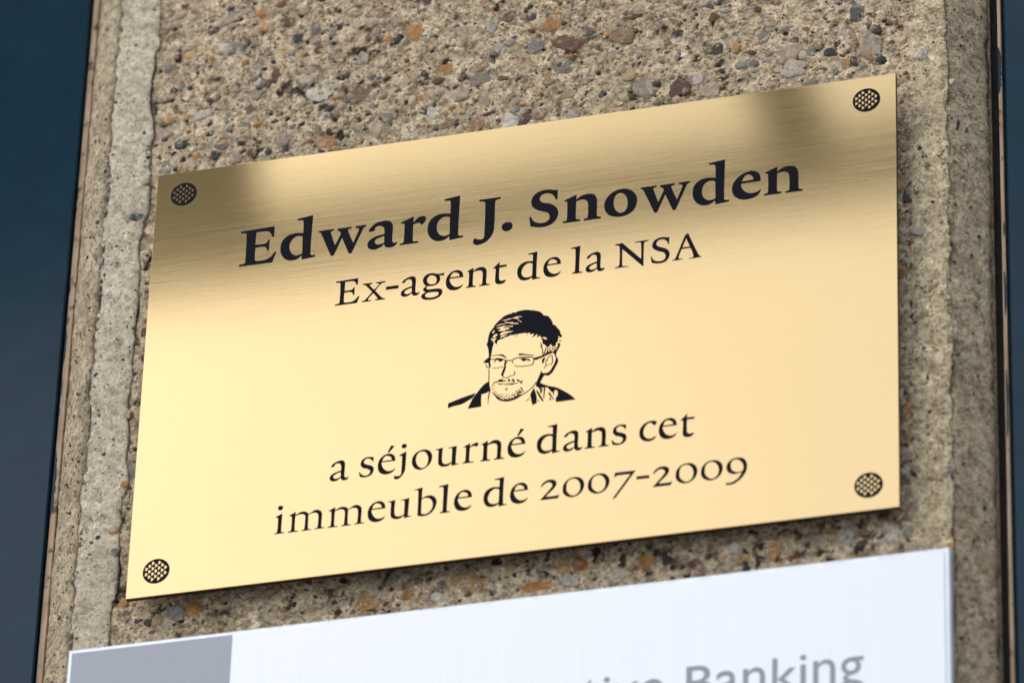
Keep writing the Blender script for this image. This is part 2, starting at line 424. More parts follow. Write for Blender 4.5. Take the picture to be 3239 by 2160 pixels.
PB = [(-150.2,181.7,8.3,3.0,17,'p'),
(-147.4,186.3,3.3,2.6,-8,'b'),
(-126.2,181.0,1.8,2.6,-8,'k'),
(-120.6,180.6,6.1,4.0,22,'w'),
(-129.3,175.5,6.1,4.0,12,'pg'),
(-112.0,171.2,6.1,7.3,-8,'o'),
(-104.7,179.0,2.8,2.3,-8,'kg'),
(-96.2,175.3,5.0,4.0,-8,'t'),
(-151.6,156.2,5.6,4.0,7,'g'),
(-149.6,144.7,3.9,3.3,-8,'k'),
(-145.3,144.7,1.9,4.6,12,'g'),
(-144.3,138.8,2.5,1.7,-8,'k'),
(-148.2,136.4,1.9,1.5,-8,'b'),
(-151.2,173.5,1.2,1.2,-8,'k'),
(-116.4,161.2,2.8,2.3,-8,'k'),
(-109.4,157.4,5.6,4.0,12,'b'),
(-123.5,161.5,5.0,5.9,12,'g'),
(-120.1,150.9,4.4,3.3,7,'b'),
(-117.0,130.1,3.6,5.3,-17,'gb'),
(-126.1,128.0,3.6,5.3,7,'g'),
(-136.1,130.7,7.2,4.0,22,'gw'),
(-150.5,130.2,3.9,4.0,-8,'o'),
(-153.9,124.3,6.1,5.3,-8,'p'),
(-132.8,117.4,5.0,3.6,27,'gw'),
(-127.1,114.1,5.6,2.6,-2,'pr'),
(-129.9,110.2,4.4,3.6,7,'k'),
(-149.1,108.0,8.3,6.6,2,'g'),
(-140.1,106.6,5.0,5.9,-8,'p'),
(-114.0,108.7,4.7,4.0,7,'b'),
(-107.3,108.3,2.2,3.0,-8,'k'),
(-101.7,112.7,6.1,4.6,12,'gp'),
(-83.0,107.9,8.3,7.9,-8,'o'),
(-87.9,132.7,10.0,5.9,-27,'w'),
(-114.4,137.1,5.0,4.6,-8,'p'),
(-122.6,140.9,3.9,3.0,-8,'wg'),
(-109.1,141.6,3.3,3.6,-8,'b'),
(-88.7,154.6,3.3,4.6,-8,'b'),
(-113.5,143.4,2.5,3.6,-8,'w'),
(-81.2,164.8,2.8,2.6,-8,'k'),
(-82.7,113.9,2.2,2.6,-8,'k'),
(-121.2,107.1,5.6,4.6,-8,'p'),
(-111.8,113.6,2.2,1.7,-8,'b'),
(-100.3,108.5,2.2,2.0,-8,'r'),
(-161.3,84.4,5.6,3.6,-17,'k'),
(-173.4,103.9,2.8,2.0,-8,'p'),
(-157.7,99.7,3.3,1.2,-8,'b'),
(-118.4,122.1,6.1,4.0,7,'g'),
(-118.7,163.6,1.4,2.6,-8,'k'),
(-102.1,170.9,5.0,4.0,2,'b'),
(-148.4,169.4,6.1,4.6,-8,'p'),
(-80.0,83.8,3.3,2.6,-8,'g'),
(-45.9,170.0,8.3,5.9,2,'rb'),
(-66.1,158.3,5.6,9.9,-22,'br'),
(-56.4,158.1,2.5,2.6,-8,'k'),
(-48.7,157.2,8.9,7.3,17,'o'),
(-44.1,148.2,8.3,4.0,-8,'t'),
(-21.8,165.8,7.2,4.0,7,'o'),
(0.3,155.3,6.4,5.3,7,'r'),
(9.1,151.6,8.3,9.2,-8,'o'),
(16.2,140.5,15.5,6.3,-17,'bb'),
(2.5,141.1,6.7,5.9,7,'g'),
(37.3,141.2,9.4,9.9,-8,'og'),
(30.4,148.0,3.1,2.6,-8,'k'),
(26.8,147.9,2.5,2.3,-8,'b'),
(13.8,130.0,7.8,9.2,2,'g'),
(26.3,130.4,7.8,4.0,-8,'t'),
(33.7,130.9,3.3,6.6,-8,'p'),
(-3.6,132.9,3.9,4.6,-8,'o'),
(-19.6,129.9,8.3,8.6,2,'gp'),
(-10.9,127.8,4.4,2.3,-8,'b'),
(-69.4,129.7,15.0,7.9,-2,'bp'),
(-49.0,128.1,3.9,5.3,-8,'g'),
(-32.0,147.6,3.9,2.6,-8,'kg'),
(-26.8,146.7,2.2,2.3,-8,'b'),
(-13.2,143.7,3.9,5.3,-8,'wg'),
(-6.2,141.5,6.1,3.6,7,'t'),
(20.2,122.2,3.3,3.3,-8,'b'),
(8.3,124.6,5.0,5.3,-8,'op'),
(60.6,111.0,5.6,8.6,-17,'rb'),
(47.6,113.9,10.0,8.6,-8,'pg'),
(-28.7,123.7,8.3,6.6,-2,'p'),
(-39.8,115.7,5.0,5.9,-8,'w'),
(-58.5,116.6,5.0,4.6,7,'g'),
(-62.5,111.6,5.6,7.3,-8,'p'),
(-33.6,109.7,8.3,4.0,7,'pb'),
(-21.0,107.0,6.1,5.3,-8,'o'),
(-5.6,112.2,3.9,3.6,-8,'g'),
(-6.9,106.1,6.7,7.3,-8,'ww'),
(-1.3,106.2,3.9,7.3,-22,'b'),
(5.5,107.5,4.2,4.6,-8,'ob'),
(17.7,105.9,7.2,5.9,-8,'gw'),
(34.8,106.2,3.9,4.0,-8,'o'),
(30.6,108.3,3.9,4.0,-8,'t'),
(-75.9,139.6,2.5,2.6,-8,'k'),
(-64.9,137.1,2.8,3.0,-8,'kg'),
(-69.9,147.5,5.0,5.9,-8,'pg'),
(-16.5,152.4,4.4,5.3,-8,'wg'),
(-26.8,153.5,8.9,5.9,-8,'p'),
(45.1,153.0,9.4,5.9,-8,'t'),
(31.9,157.7,7.2,4.0,-8,'p'),
(50.6,143.5,5.6,6.6,-8,'w'),
(41.0,149.4,8.3,2.6,-17,'b'),
(58.0,126.8,7.2,6.6,-8,'gp'),
(23.9,144.5,3.9,4.0,-8,'kp'),
(-43.2,123.9,3.3,4.0,-8,'o'),
(-18.4,118.4,6.1,7.3,-8,'p'),
(15.6,116.3,7.8,4.6,-8,'t'),
(-14.0,140.1,2.5,1.6,-8,'k'),
(-43.6,136.4,3.3,1.5,-8,'k'),
(-62.6,167.8,5.0,2.6,12,'ob'),
(-29.4,108.7,1.9,2.3,-8,'k'),
(60.2,137.7,4.4,3.0,-8,'k'),
(-70.0,117.8,1.2,1.8,-8,'k'),
(132.3,135.9,6.1,7.9,-8,'kg'),
(137.8,131.5,3.9,7.3,-17,'b'),
(126.2,141.9,2.8,2.6,-8,'k'),
(125.6,127.3,7.8,7.3,-8,'wg'),
(141.2,125.7,3.3,3.3,-37,'kb'),
(147.3,128.5,3.9,3.3,-8,'b'),
(121.8,118.2,4.4,4.0,7,'k'),
(131.6,112.4,3.6,4.3,12,'kb'),
(76.6,127.2,4.7,5.9,-8,'kb'),
(84.2,126.6,3.6,4.0,-8,'o'),
(91.8,125.7,3.1,3.0,-8,'o'),
(96.2,123.2,1.6,2.3,-8,'b'),
(107.9,126.4,3.6,3.0,-8,'b'),
(108.2,131.3,2.8,2.3,-8,'k'),
(83.0,135.2,2.2,3.0,-8,'k'),
(78.0,135.7,1.7,2.3,-8,'b'),
(138.0,118.9,8.9,11.2,-8,'p'),
(104.7,120.4,11.1,8.6,-8,'p'),
(107.3,113.0,10.0,7.9,-8,'pw'),
(114.3,120.1,3.3,5.3,-17,'g'),
(123.6,113.0,4.4,5.9,-8,'po'),
(128.2,111.6,3.9,4.0,-8,'o'),
(147.3,119.5,3.3,3.0,-8,'kg'),
(151.6,119.1,2.2,4.0,-8,'o'),
(159.0,110.2,3.6,5.3,-8,'w'),
(163.8,130.5,3.3,3.6,-8,'p'),
(73.1,148.9,2.2,2.0,-8,'k'),
(80.3,145.2,2.8,2.0,-8,'g'),
(78.5,116.5,2.2,2.0,-8,'k'),
(124.4,108.1,1.9,2.0,-8,'k'),
(114.6,104.5,6.1,2.6,7,'g'),
(74.2,108.1,7.2,7.3,-8,'p'),
(64.2,110.4,3.3,6.6,-8,'rb'),
(80.0,104.0,2.5,1.7,-8,'k'),
(75.0,142.9,4.4,4.0,-8,'b'),
(153.2,47.3,5.8,8.3,-17,'kg'),
(151.3,81.0,5.6,4.6,2,'p'),
(160.1,84.7,3.9,4.0,-8,'p'),
(169.4,95.8,3.3,2.6,-8,'w'),
(172.8,93.2,2.8,3.3,-8,'g'),
(160.4,57.9,1.7,2.0,-8,'b'),
(157.4,66.5,1.4,2.0,-8,'k'),
(151.1,67.5,1.7,2.0,-8,'o'),
(172.0,76.3,1.4,4.6,-8,'k'),  # a hole, its shade drawn as a flush black stone
(174.8,74.8,1.2,2.3,-8,'k'),
(117.8,121.3,2.2,2.3,-8,'g'),
(88.8,147.6,1.7,4.0,-8,'pr'),
(92.6,143.8,3.3,2.6,-8,'b'),
(156.7,28.6,5.6,4.0,-2,'wg'),
(149.8,11.2,3.3,4.6,-8,'o'),
(160.6,1.0,1.4,1.7,-8,'o'),
(165.4,-0.7,1.4,2.0,-8,'o'),
(159.4,-37.6,1.1,2.0,-8,'r'),
(160.1,-52.7,1.7,1.3,-8,'r'),
(151.0,-49.8,2.8,5.9,-8,'o'),
(152.6,9.1,1.7,2.6,-8,'w'),
(175.9,17.4,1.0,1.7,-8,'k'),
(170.8,-28.4,1.3,1.7,-8,'k'),
(-154.5,29.8,3.1,4.0,-8,'b'),
(-174.6,65.4,2.2,3.3,-8,'g'),
(-177.3,68.9,1.7,3.6,-8,'g'),
(-172.6,58.5,1.2,1.5,-8,'b'),
(-158.2,-8.3,2.5,4.0,12,'t'),
(-155.6,-7.4,3.3,4.3,-8,'o'),
(-154.8,2.7,1.6,1.5,-8,'k'),
(-165.7,-3.4,1.4,1.2,-8,'k'),
(-172.8,11.7,2.2,1.2,22,'k'),
(-171.4,20.4,1.2,1.7,-8,'g'),
(-167.7,61.9,1.7,2.0,-8,'g'),
(-154.6,14.0,3.3,4.0,-8,'pw'),
(-156.7,-34.2,8.3,9.9,-8,'gp'),
(-157.1,-40.4,3.3,3.0,-8,'o'),
(-160.2,-60.5,3.3,3.3,-8,'o'),
(-159.1,-70.7,3.9,3.3,-8,'g'),
(-155.4,-68.9,4.4,6.6,-8,'o'),
(-166.5,-63.1,1.8,1.8,-8,'k'),
(-169.2,-70.2,1.6,1.2,-8,'br'),
(-170.4,-53.6,1.1,2.0,-8,'o'),
(-138.8,-97.4,3.3,3.3,-8,'k'),
(-133.4,-100.0,6.7,7.3,-8,'wg'),
(-147.6,-100.7,3.6,4.0,-27,'k'),
(-143.7,-103.1,3.9,3.0,-8,'kb'),
(-152.7,-99.4,2.8,4.0,22,'pk'),
(-151.2,-103.8,3.3,2.3,-8,'b'),
(-125.3,-99.2,5.6,5.3,-8,'o'),
(-154.6,-92.8,3.9,4.0,-8,'o'),
(-140.2,-102.3,4.4,4.6,-8,'t'),
(-120.2,-106.8,2.8,2.6,-8,'o'),
(-86.3,-98.9,1.7,2.0,-8,'k'),
(-107.1,-103.4,3.9,4.6,-8,'tg'),
(-104.5,-108.8,1.7,1.3,-8,'k'),
(-78.8,-105.2,5.0,2.6,-8,'t'),
(-18.4,-101.8,9.4,8.6,-22,'po'),
(-47.0,-96.7,5.0,5.3,-8,'g'),
(-36.7,-99.0,3.9,3.6,-8,'g'),
(-64.6,-99.8,4.4,4.6,-8,'k'),
(-56.0,-105.6,9.4,7.9,-8,'o'),
(-41.0,-103.8,4.4,3.3,-8,'o'),
(-56.4,-96.8,1.7,2.0,-8,'b'),
(-10.9,-97.7,5.0,3.3,-8,'g'),
(8.8,-95.6,3.3,4.6,-8,'kg'),
(12.1,-102.6,4.2,3.0,-17,'k'),
(19.1,-100.4,6.1,4.6,-8,'o'),
(26.6,-99.5,7.2,5.9,17,'bo'),
(34.2,-98.7,2.8,4.0,-8,'b'),
(-1.0,-98.4,4.4,5.3,-8,'t'),
(10.0,-107.4,11.1,4.6,2,'o'),
(22.3,-106.5,6.7,4.6,-8,'w'),
(59.6,-102.4,4.4,4.0,-8,'kb'),
(51.3,-102.2,7.2,5.9,-8,'o'),
(-11.3,-102.1,2.8,2.6,-8,'o'),
(40.8,-106.4,6.7,5.3,-8,'wp'),
(63.2,-95.6,1.7,2.0,-8,'k'),
(6.2,-101.5,1.4,1.3,-8,'r'),
(-27.5,-101.2,3.3,2.6,-8,'g'),
(-29.0,-106.7,5.0,4.0,-8,'w'),
(120.5,-96.8,5.6,5.3,-8,'ob'),
(127.9,-100.6,7.2,7.3,-8,'wg'),
(133.1,-106.9,3.9,6.6,-12,'k'),
(116.1,-102.1,8.3,7.9,7,'gp'),
(122.7,-108.3,3.3,4.0,-8,'b'),
(111.5,-107.7,2.2,3.3,-8,'g'),
(142.9,-103.2,8.9,7.3,-8,'w'),
(151.9,-103.2,4.4,5.3,-8,'g'),
(141.5,-103.7,2.2,3.3,-8,'o'),
(135.3,-99.7,5.0,5.3,-8,'pb'),
(142.7,-93.9,5.0,3.3,-8,'b'),
(100.7,-103.8,5.6,5.3,-8,'o'),
(95.8,-101.6,2.5,3.0,-8,'kb'),
(89.1,-102.5,1.9,2.0,-8,'k'),
(85.0,-100.4,4.4,5.3,-8,'w'),
(92.4,-102.1,3.9,4.0,-8,'t'),
(67.0,-103.0,1.7,4.0,-8,'p'),
(75.9,-103.0,2.8,3.3,-8,'b'),
(109.2,-98.7,4.4,4.0,-8,'b'),
(168.0,-78.0,3.3,4.0,-8,'g'),
(178.4,-92.5,1.8,2.1,-8,'k'),  # small hole, its dark depth given as a black stone
(167.3,-111.4,2.8,2.6,-8,'o'),
(170.5,-150.0,1.7,1.3,-8,'k'),
(181.3,-157.7,1.7,2.0,-8,'k'),
(180.1,-150.9,2.2,3.3,-8,'g')]
PB = [tuple(p) for p in PB]
# washed face: finely modelled relief, finest where the picture looks
def lines_(a, b, lo, hi, fine, coarse):
    o = list(np.arange(a, lo, coarse)) + list(np.arange(lo, hi, fine)) + list(np.arange(hi, b + coarse, coarse))
    return np.array(o)
xs = np.arange(-166, 164, .8)
ys = lines_(YB, YT, -185, 215, .8, 4.0)
X, Y = np.meshgrid(xs, ys)
H = (.7 * vnoise(X, Y, 9, 21) + .5 * vnoise(X, Y, 4.2, 22) + .45 * vnoise(X, Y, 2.0, 23) + .35 * vnoise(X, Y, 1.1, 24))
pits = vnoise(X, Y, 3.3, 25) + .5 * vnoise(X, Y, 1.6, 26)
H = H - 1.2 * np.clip(pits - .36, 0, 1) * 4
for (bx, by, bw, bh, ba, bc) in PB:
    if random.random() < .45 or abs(bx) > 160:
        continue
    rx, ry = bw * .56 + .3, bh * .56 + .3
    i0, i1 = np.searchsorted(ys, [by - ry * 1.7, by + ry * 1.7])
    j0, j1 = np.searchsorted(xs, [bx - rx * 1.7, bx + rx * 1.7])
    q = np.hypot((X[i0:i1, j0:j1] - bx) / rx, (Y[i0:i1, j0:j1] - by) / ry)
    H[i0:i1, j0:j1] -= random.uniform(.1, .7) * np.exp(-((q - 1.0) / .2) ** 2)
dirt_and_dark = np.clip((pits - .30) * 3.5, 0, .8) + np.clip(.5 * vnoise(X, Y, 40, 27), 0, .4) + np.clip(1.6 * vnoise(X, Y, 5, 28) + .8 * vnoise(X, Y, 2.2, 29) - .25, 0, .7)  # darker in the pits and in random blotches
grid_obj('washed_face', X, Y, AGZ + H, m_agg, pillar, P0, dirt_and_dark)

def strip(name, edge_fn, x_out, side, mat):
    u = np.concatenate([np.linspace(0, .86, 19), [.92, .96, .985, 1.0, 1.02, 1.03]])
    yy = lines_(YB, YT, -185, 215, .9, 4.0)
    U, YY = np.meshgrid(u, yy)
    XI = edge_fn(YY)
    xo = x_out + 1.6 * vnoise(YY, YY * 0, 7, 37) + 1.2 * vnoise(YY, YY * 0, 2.4, 38)
    XX = xo + (XI - xo) * U
    dip = np.interp(U, [0, .86, .92, .96, .985, 1.0, 1.02, 1.03], [0, 0, -.08, -.25, -.6, -1.2, -2.4, -4])
    if side > 0:
        dip = np.interp(U, [0, .55, 1.0, 1.02, 1.03], [0, 0, -1.1, -1.9, -4])
    Hh = .5 * vnoise(XX, YY, 14, 31) + .36 * vnoise(XX, YY, 3.2, 32) + .3 * vnoise(XX, YY, 1.4, 33)
    # the arris is slightly broken away
    chip = np.clip(1 - U / .10, 0, 1)
    Hh = Hh - chip * (.25 + 1.2 * np.clip(vnoise(YY, YY * 0, 5, 34) + .5 * vnoise(YY, YY * 0, 2, 35), 0, 1))
    d = np.clip(1 - U / .09, 0, 1) * .75 + np.clip((U - .93) / .06, 0, 1) * (.6 if side < 0 else .25)  # arris dirt, and darker along the inner lip
    d = d + np.clip(vnoise(XX, YY, 30, 36) * .5, 0, .3)
    if side > 0:
        XX, YY, Hh, d, dip = XX[:, ::-1], YY[:, ::-1], Hh[:, ::-1], d[:, ::-1], dip[:, ::-1]
    return grid_obj(name, XX, YY, MZ + Hh + dip, mat, pillar, P0, d)
strip('margin_strip', ml_edge, XL, -1, m_marg)
strip('margin_strip', mr_edge, XR, 1, m_margr)

def chamfer(x_in, side):
    u = np.linspace(0, 1, 20)
    yy = lines_(YB, YT, -185, 215, .9, 4.0)
    U, YY = np.meshgrid(u, yy)
    XX = x_in + side * (CH * U * 1.12 - 1.6 * (1 - U))
    ZZ = MZ - .12 - CH * U ** 1.5
    n = .7 * vnoise(XX, YY, 10, 41) + .5 * vnoise(XX * 3, YY, 3, 42) + .35 * vnoise(XX, YY, 1.5, 43)
    if side > 0:
        n = n - 1.6 * np.clip(1 - U / .25, 0, 1) * np.clip(vnoise(YY, YY * 0, 14, 44) + .2, 0, 1)
        edge = np.clip((U - .86) / .14, 0, 1) * (1.5 + 4 * np.clip(vnoise(YY, YY * 0, 6, 45) + .6 * vnoise(YY, YY * 0, 2, 46), 0, 1))
        XX = XX - edge * .45
        n = n - edge * .5
    ZZ = ZZ + n * .8
    XX = XX + side * n * .3
    d = (np.clip(1.2 - U / .5, 0, 1) * (.42 + .6 * vnoise(YY, YY * 0, 35, 48) + .5 * vnoise(XX, YY, 4, 49)) if side > 0 else np.clip(1 - U / .4, 0, 1) * .7) + np.clip((U - .8) / .2, 0, 1) * (.6 if side > 0 else .3)
    d = d + np.clip(vnoise(XX * 2, YY, 22, 47), 0, .5) * .55
    if side < 0:
        XX, YY, ZZ, d = XX[:, ::-1], YY[:, ::-1], ZZ[:, ::-1], d[:, ::-1]
    grid_obj('chamfer', XX, YY, ZZ, m_cham, pillar, P0, d)
chamfer(XL, -1)
chamfer(XR, 1)
# core that closes the pillar off behind its skin
wbox('core', (XL - CH - 1.2, XR + CH + .6, YB, YT, -160, -24.5), m_cham, pillar, origin=P0)

# pebbles -------------------------------------------------------------------
TINT = dict(k=(28, 29, 37), g=(118, 113, 106), b=(90, 58, 34), o=(164, 118, 62), w=(188, 182, 170), p=(158, 141, 120), t=(166, 148, 112), r=(60, 38, 38))
def tint(code, j=.10, rnd=random):
    c = [sum(TINT[k][i] for k in code) / len(code) for i in range(3)]
    f = 1 + rnd.uniform(-j, j)
    return lin(*[max(4, min(235, v * f * (1 + rnd.uniform(-.012, .012)))) for v in c], .95)

def dome_proto(seed, n=10):
    r = random.Random(seed)
    ph = [r.uniform(0, 6.28) for _ in range(4)]
    am = [r.uniform(.04, .15), r.uniform(.03, .13), r.uniform(.02, .08), r.uniform(.02, .06)]
    jit = [r.uniform(.80, 1.16) for _ in range(n)]
    vs = []
    for rad, h in ((1.0, -.7), (.95, .16), (.74, .26)):
        for i in range(n):
            a = 2 * math.pi * i / n
            q = (1 + sum(am[k] * math.sin((k + 2) * a + ph[k]) for k in range(4))) * jit[i]
            vs.append((rad * q * math.cos(a) * .5, -(h + r.uniform(-.07, .07)) * .5, rad * q * math.sin(a) * .5))
    vs.append((r.uniform(-.1, .1), -.15, r.uniform(-.06, .06)))
    f = []
    for k in range(2):
        for i in range(n):
            j = (i + 1) % n
            f.append((k * n + i, k * n + j, (k + 1) * n + j, (k + 1) * n + i))
    for i in range(n):
        f.append((2 * n + i, 2 * n + (i + 1) % n, 3 * n))
    me = bpy.data.meshes.new('pebble')
    me.from_pydata(vs, [], f)
    me.polygons.foreach_set('use_smooth', [True] * len(me.polygons))
    me.materials.append(m_stone)
    me.update()
    return me
protos = [dome_proto(100 + i) for i in range(12)]

def pebble(x, y, w, h, ang, code, lift=None):
    o = bpy.data.objects.new('pebble', random.choice(protos))
    COL.objects.link(o)
    o.parent = pillar
    s = min(w, h)
    inside = -157 < x < 153.5
    z = (AGZ + .05 if inside else MZ + .05) if lift is None else lift
    if x < XL: z = MZ - .3 - CH * ((XL - x) / CH / 1.12) ** 1.5
    if x > XR: z = MZ - .3 - CH * ((x - XR) / CH / 1.12) ** 1.5
    hgt = min(1.25, max(.8, s * (.12 if inside else .10)))
    o.location = Vector(W(x, y, z)) - inv
    o.scale = (w * .00112, hgt * .001, h * .00112)
    o.rotation_euler = (0, math.radians(-ang), 0)
    o.color = tint(code)
    return (x, y, max(w, h) * .5)

placed = [pebble(*p) for p in PB]
code_bag = ['p'] * 6 + ['g'] * 4 + ['o'] * 5 + ['t'] * 5 + ['b'] * 4 + ['k'] * 4 + ['w'] * 3 + ['r', 'pg', 'ob', 'wp']
tries = 0
while len(placed) < 300 and tries < 4000:
    tries += 1
    x = random.uniform(-155, 152); y = random.choice((random.uniform(97, 200), random.uniform(97, 200), random.uniform(-113, -98)))
    w = random.uniform(3.2, 7.5); h = w * random.uniform(.6, 1)
    if all((x - a) ** 2 + (y - b) ** 2 > (c + w * .5) ** 2 for a, b, c in placed):
        placed.append(pebble(x, y, w, h, random.randint(-40, 40), random.choice(code_bag)))

# the smaller stones and sand grains, too many to count: one mesh
def grains():
    V, F, C = [], [], []
    n = 7
    r = random.Random(5)
    pl = np.array(placed)
    def add(x, y, z, w, h, ang, col, hg):
        base = len(V)
        ca, sa = math.cos(ang), math.sin(ang)
        for rad, k in ((1.0, -.5), (.70, .36)):
            for i in range(n):
                a = 2 * math.pi * i / n + .3
                q = rad * r.uniform(.78, 1.2)
                px, py = q * w * .5 * math.cos(a), q * h * .5 * math.sin(a)
                V.append(tuple(Vector(W(x + px * ca - py * sa, y + px * sa + py * ca, z + k * hg)) - inv))
        V.append(tuple(Vector(W(x, y, z + .5 * hg)) - inv))
        for i in range(n):
            j = (i + 1) % n
            F.append((base + i, base + j, base + n + j, base + n + i))
            F.append((base + n + i, base + n + j, base + 2 * n))
        C.extend([col] * (2 * n + 1))
    N = 12500
    px = np.array([r.uniform(-156, 153) for _ in range(N)]); py = np.array([r.uniform(-190, 240) for _ in range(N)])
    hh = (.7 * vnoise(px, py, 9, 21) + .5 * vnoise(px, py, 4.2, 22) + .45 * vnoise(px, py, 2.0, 23))
    for i in range(N):
        x, y = px[i], py[i]
        if abs(x) < 140 and abs(y) < 84:
            continue
        s = min(6.0, .75 + r.expovariate(1.0))
        d2 = (pl[:, 0] - x) ** 2 + (pl[:, 1] - y) ** 2
        if (d2 < (pl[:, 2] * .8) ** 2).any():
            continue
        c = r.choice(code_bag + ['t', 't', 'p', 'wt', 'tp', 'to'] if s > 1.6 else code_bag + ['k', 'k', 'b', 'b', 'b', 'o', 'o', 't'])
        add(x, y, AGZ + hh[i] + .08, s, s * r.uniform(.5, 1), r.uniform(-.7, .7), tint(c, .16, r), max(.22, s * .11))
    # sparse specks in the smooth margins and chamfers; dark ones double as shaded pits
    for i in range(1500):
        lft = r.random() < .5
        x = r.uniform(-187, -158) if lft else r.uniform(155, 181)
        y = r.uniform(-190, 230)
        s = min(2.4, .45 + r.expovariate(2.6))
        z = MZ
        if x < XL: z = MZ - .3 - CH * ((XL - x) / CH / 1.12) ** 1.5
        if x > XR: z = MZ - .3 - CH * ((x - XR) / CH / 1.12) ** 1.5
        c = r.choice(['k', 'k', 'b', 'g', 'o', 'p', 'w', 'kb', 't'])
        add(x, y, z + .02, s, s * r.uniform(.45, 1), r.uniform(-1, 1), tint(c, .15, r), .5)
    o = mesh_obj('gravel_grains', V, F, m_grain, pillar, smooth=True)
    at = o.data.attributes.new('tint', 'FLOAT_COLOR', 'POINT')
    at.data.foreach_set('color', np.array(C, np.float32).ravel())
    o['kind'] = 'stuff'
grains()

# ------------------------------------------------------------------ painted frames on both sides
PF = W(-300, YB, -40)
fl = empty('painted_frame', PF, 'dark navy painted frame with peeling edge left of the pillar', 'frame')
wbox('panel', (-520, -192.75, YB, YT, -60, -18.5), m_navy, fl, .5, PF)
wbox('bare_edge_strip', (-192.1, -189.5, YB, YT, -60, -20.3), m_bare, fl, .3, PF)
wbox('joint', (-192.7, -192.15, YB, YT, -60, -24.0), m_joint, fl, 0, PF)  # dark strip giving the shadow gap beside the panel its black
wbox('joint', (-189.4, -187.6, YB, YT, -60, -23.4), m_joint, fl, 0, PF)
PFR = W(300, YB, -40)
fr = empty('painted_frame', PFR, 'grey blue painted frame right of the pillar, beside a ragged dark joint', 'frame')
wbox('panel', (188.6, 520, YB, YT, -60, -19.0), m_navy, fr, .8, PFR)
wbox('bare_edge_strip', (185.9, 187.4, YB, YT, -60, -21.0), m_bare, fr, .3, PFR)
wbox('joint', (182.6, 185.8, YB, YT, -60, -26.0), m_joint, fr, 0, PFR)
wbox('joint', (187.5, 188.5, YB, YT, -60, -25.5), m_joint, fr, 0, PFR)

def flake(x0, x1, y0, y1, parent, origin, zf, seed):
    """a scrap of navy paint still clinging to the bare edge"""
    r = random.Random(seed)
    n = max(6, int((y1 - y0) / .8))
    lp, rp = [], []
    for i in range(n + 1):
        t = i / n
        taper = min(1, 4 * t, 4 * (1 - t)) ** .5
        y = y0 + (y1 - y0) * t
        lp.append((x0, y))
        rp.append((x0 + (x1 - x0) * taper * r.uniform(.55, 1.05) + .05, y))
    v = [Vector(W(x, y, zf)) - Vector(origin) for x, y in lp + rp] + [Vector(W(x, y, zf - .25)) - Vector(origin) for x, y in rp]
    f = []
    for i in range(n):
        f.append((i, n + 1 + i, n + 2 + i, i + 1))
        f.append((n + 1 + i, 2 * n + 2 + i, 2 * n + 3 + i, n + 2 + i))
    mesh_obj('paint_flake', v, f, m_navy, parent)
for k, (x1, y0, y1) in enumerate([(-191.3, 26, 44), (-191.5, 12, 21), (-191.6, 3, 7), (-191.4, 60, 66), (-190.7, -44, -13), (-190.9, -190, -118), (-191.5, 105, 111)]):
    flake(-192.05, x1, y0, y1, fl, PF, -20.15, k)
for k, (x0, x1, y0, y1) in enumerate([(186.0, 187.3, 96, 118), (186.5, 187.35, -6, 14), (186.4, 187.3, -60, -30), (186.7, 187.35, 30, 36)]):
    flake(x0, x1, y0, y1, fr, PFR, -20.75, 50 + k)

# ------------------------------------------------------------------ brass plaque
PW, PH = 300.0, 194.36
PP = W(0, -PH / 2, -8)
plaque = empty('brass_plaque', PP, 'brushed gold brass plaque with black lettering and a small portrait', 'plaque')
pv = Vector(PP)
# plate: front face with a fine rounded edge, darker sides
def plate():
    hx, hy, t = PW / 2, PH / 2, 2.2
    prof = [(0, -t), (0, -.12), (.04, -.04), (.12, 0)]
    v, f, mi = [], [], []
    for ins, z in prof:
        v += [(-hx + ins, -hy + ins, z), (hx - ins, -hy + ins, z), (hx - ins, hy - ins, z), (-hx + ins, hy - ins, z)]
    for k in range(3):
        for i in range(4):
            j = (i + 1) % 4
            f.append((4 * k + i, 4 * k + j, 4 * k + 4 + j, 4 * k + 4 + i)); mi.append(1 if k < 2 else 0)
    f.append((12, 13, 14, 15)); mi.append(0)
    f.append((3, 2, 1, 0)); mi.append(1)
    o = mesh_obj('plate', [Vector(W(*p)) - pv for p in v], f, m_brass, plaque)
    o.data.materials.append(m_edge)
    o.data.polygons.foreach_set('material_index', mi)
plate()
for sx in (-1, 1):
    for sy in (-1, 1):
        vv, ff = [], []
        for z in (-9.5, -2.2):
            for i in range(14):
                a = 2 * math.pi * i / 14
                vv.append(Vector(W(sx * 110 + 5 * math.cos(a), sy * 62 + 5 * math.sin(a), z)) - pv)
        ff = [(i, (i + 1) % 14, 14 + (i + 1) % 14, 14 + i) for i in range(14)]
        mesh_obj('spacer', vv, ff, m_edge, plaque)

def fill(contours, z):
    """flat triangulated shape from closed contours in wall mm (first outer, rest holes or islands)"""
    loops = [[Vector((x, y, 0)) for x, y in c] for c in contours]
    tri = tessellate_polygon(loops)
    pts = [p for c in contours for p in c]
    out = []
    for a, b, c in tri:
        (x1, y1), (x2, y2), (x3, y3) = pts[a], pts[b], pts[c]
        s = (x2 - x1) * (y3 - y1) - (x3 - x1) * (y2 - y1)
        if abs(s) > 1e-7:
            out.append((a, b, c) if s > 0 else (a, c, b))
    return [(x, y, z) for x, y in pts], out

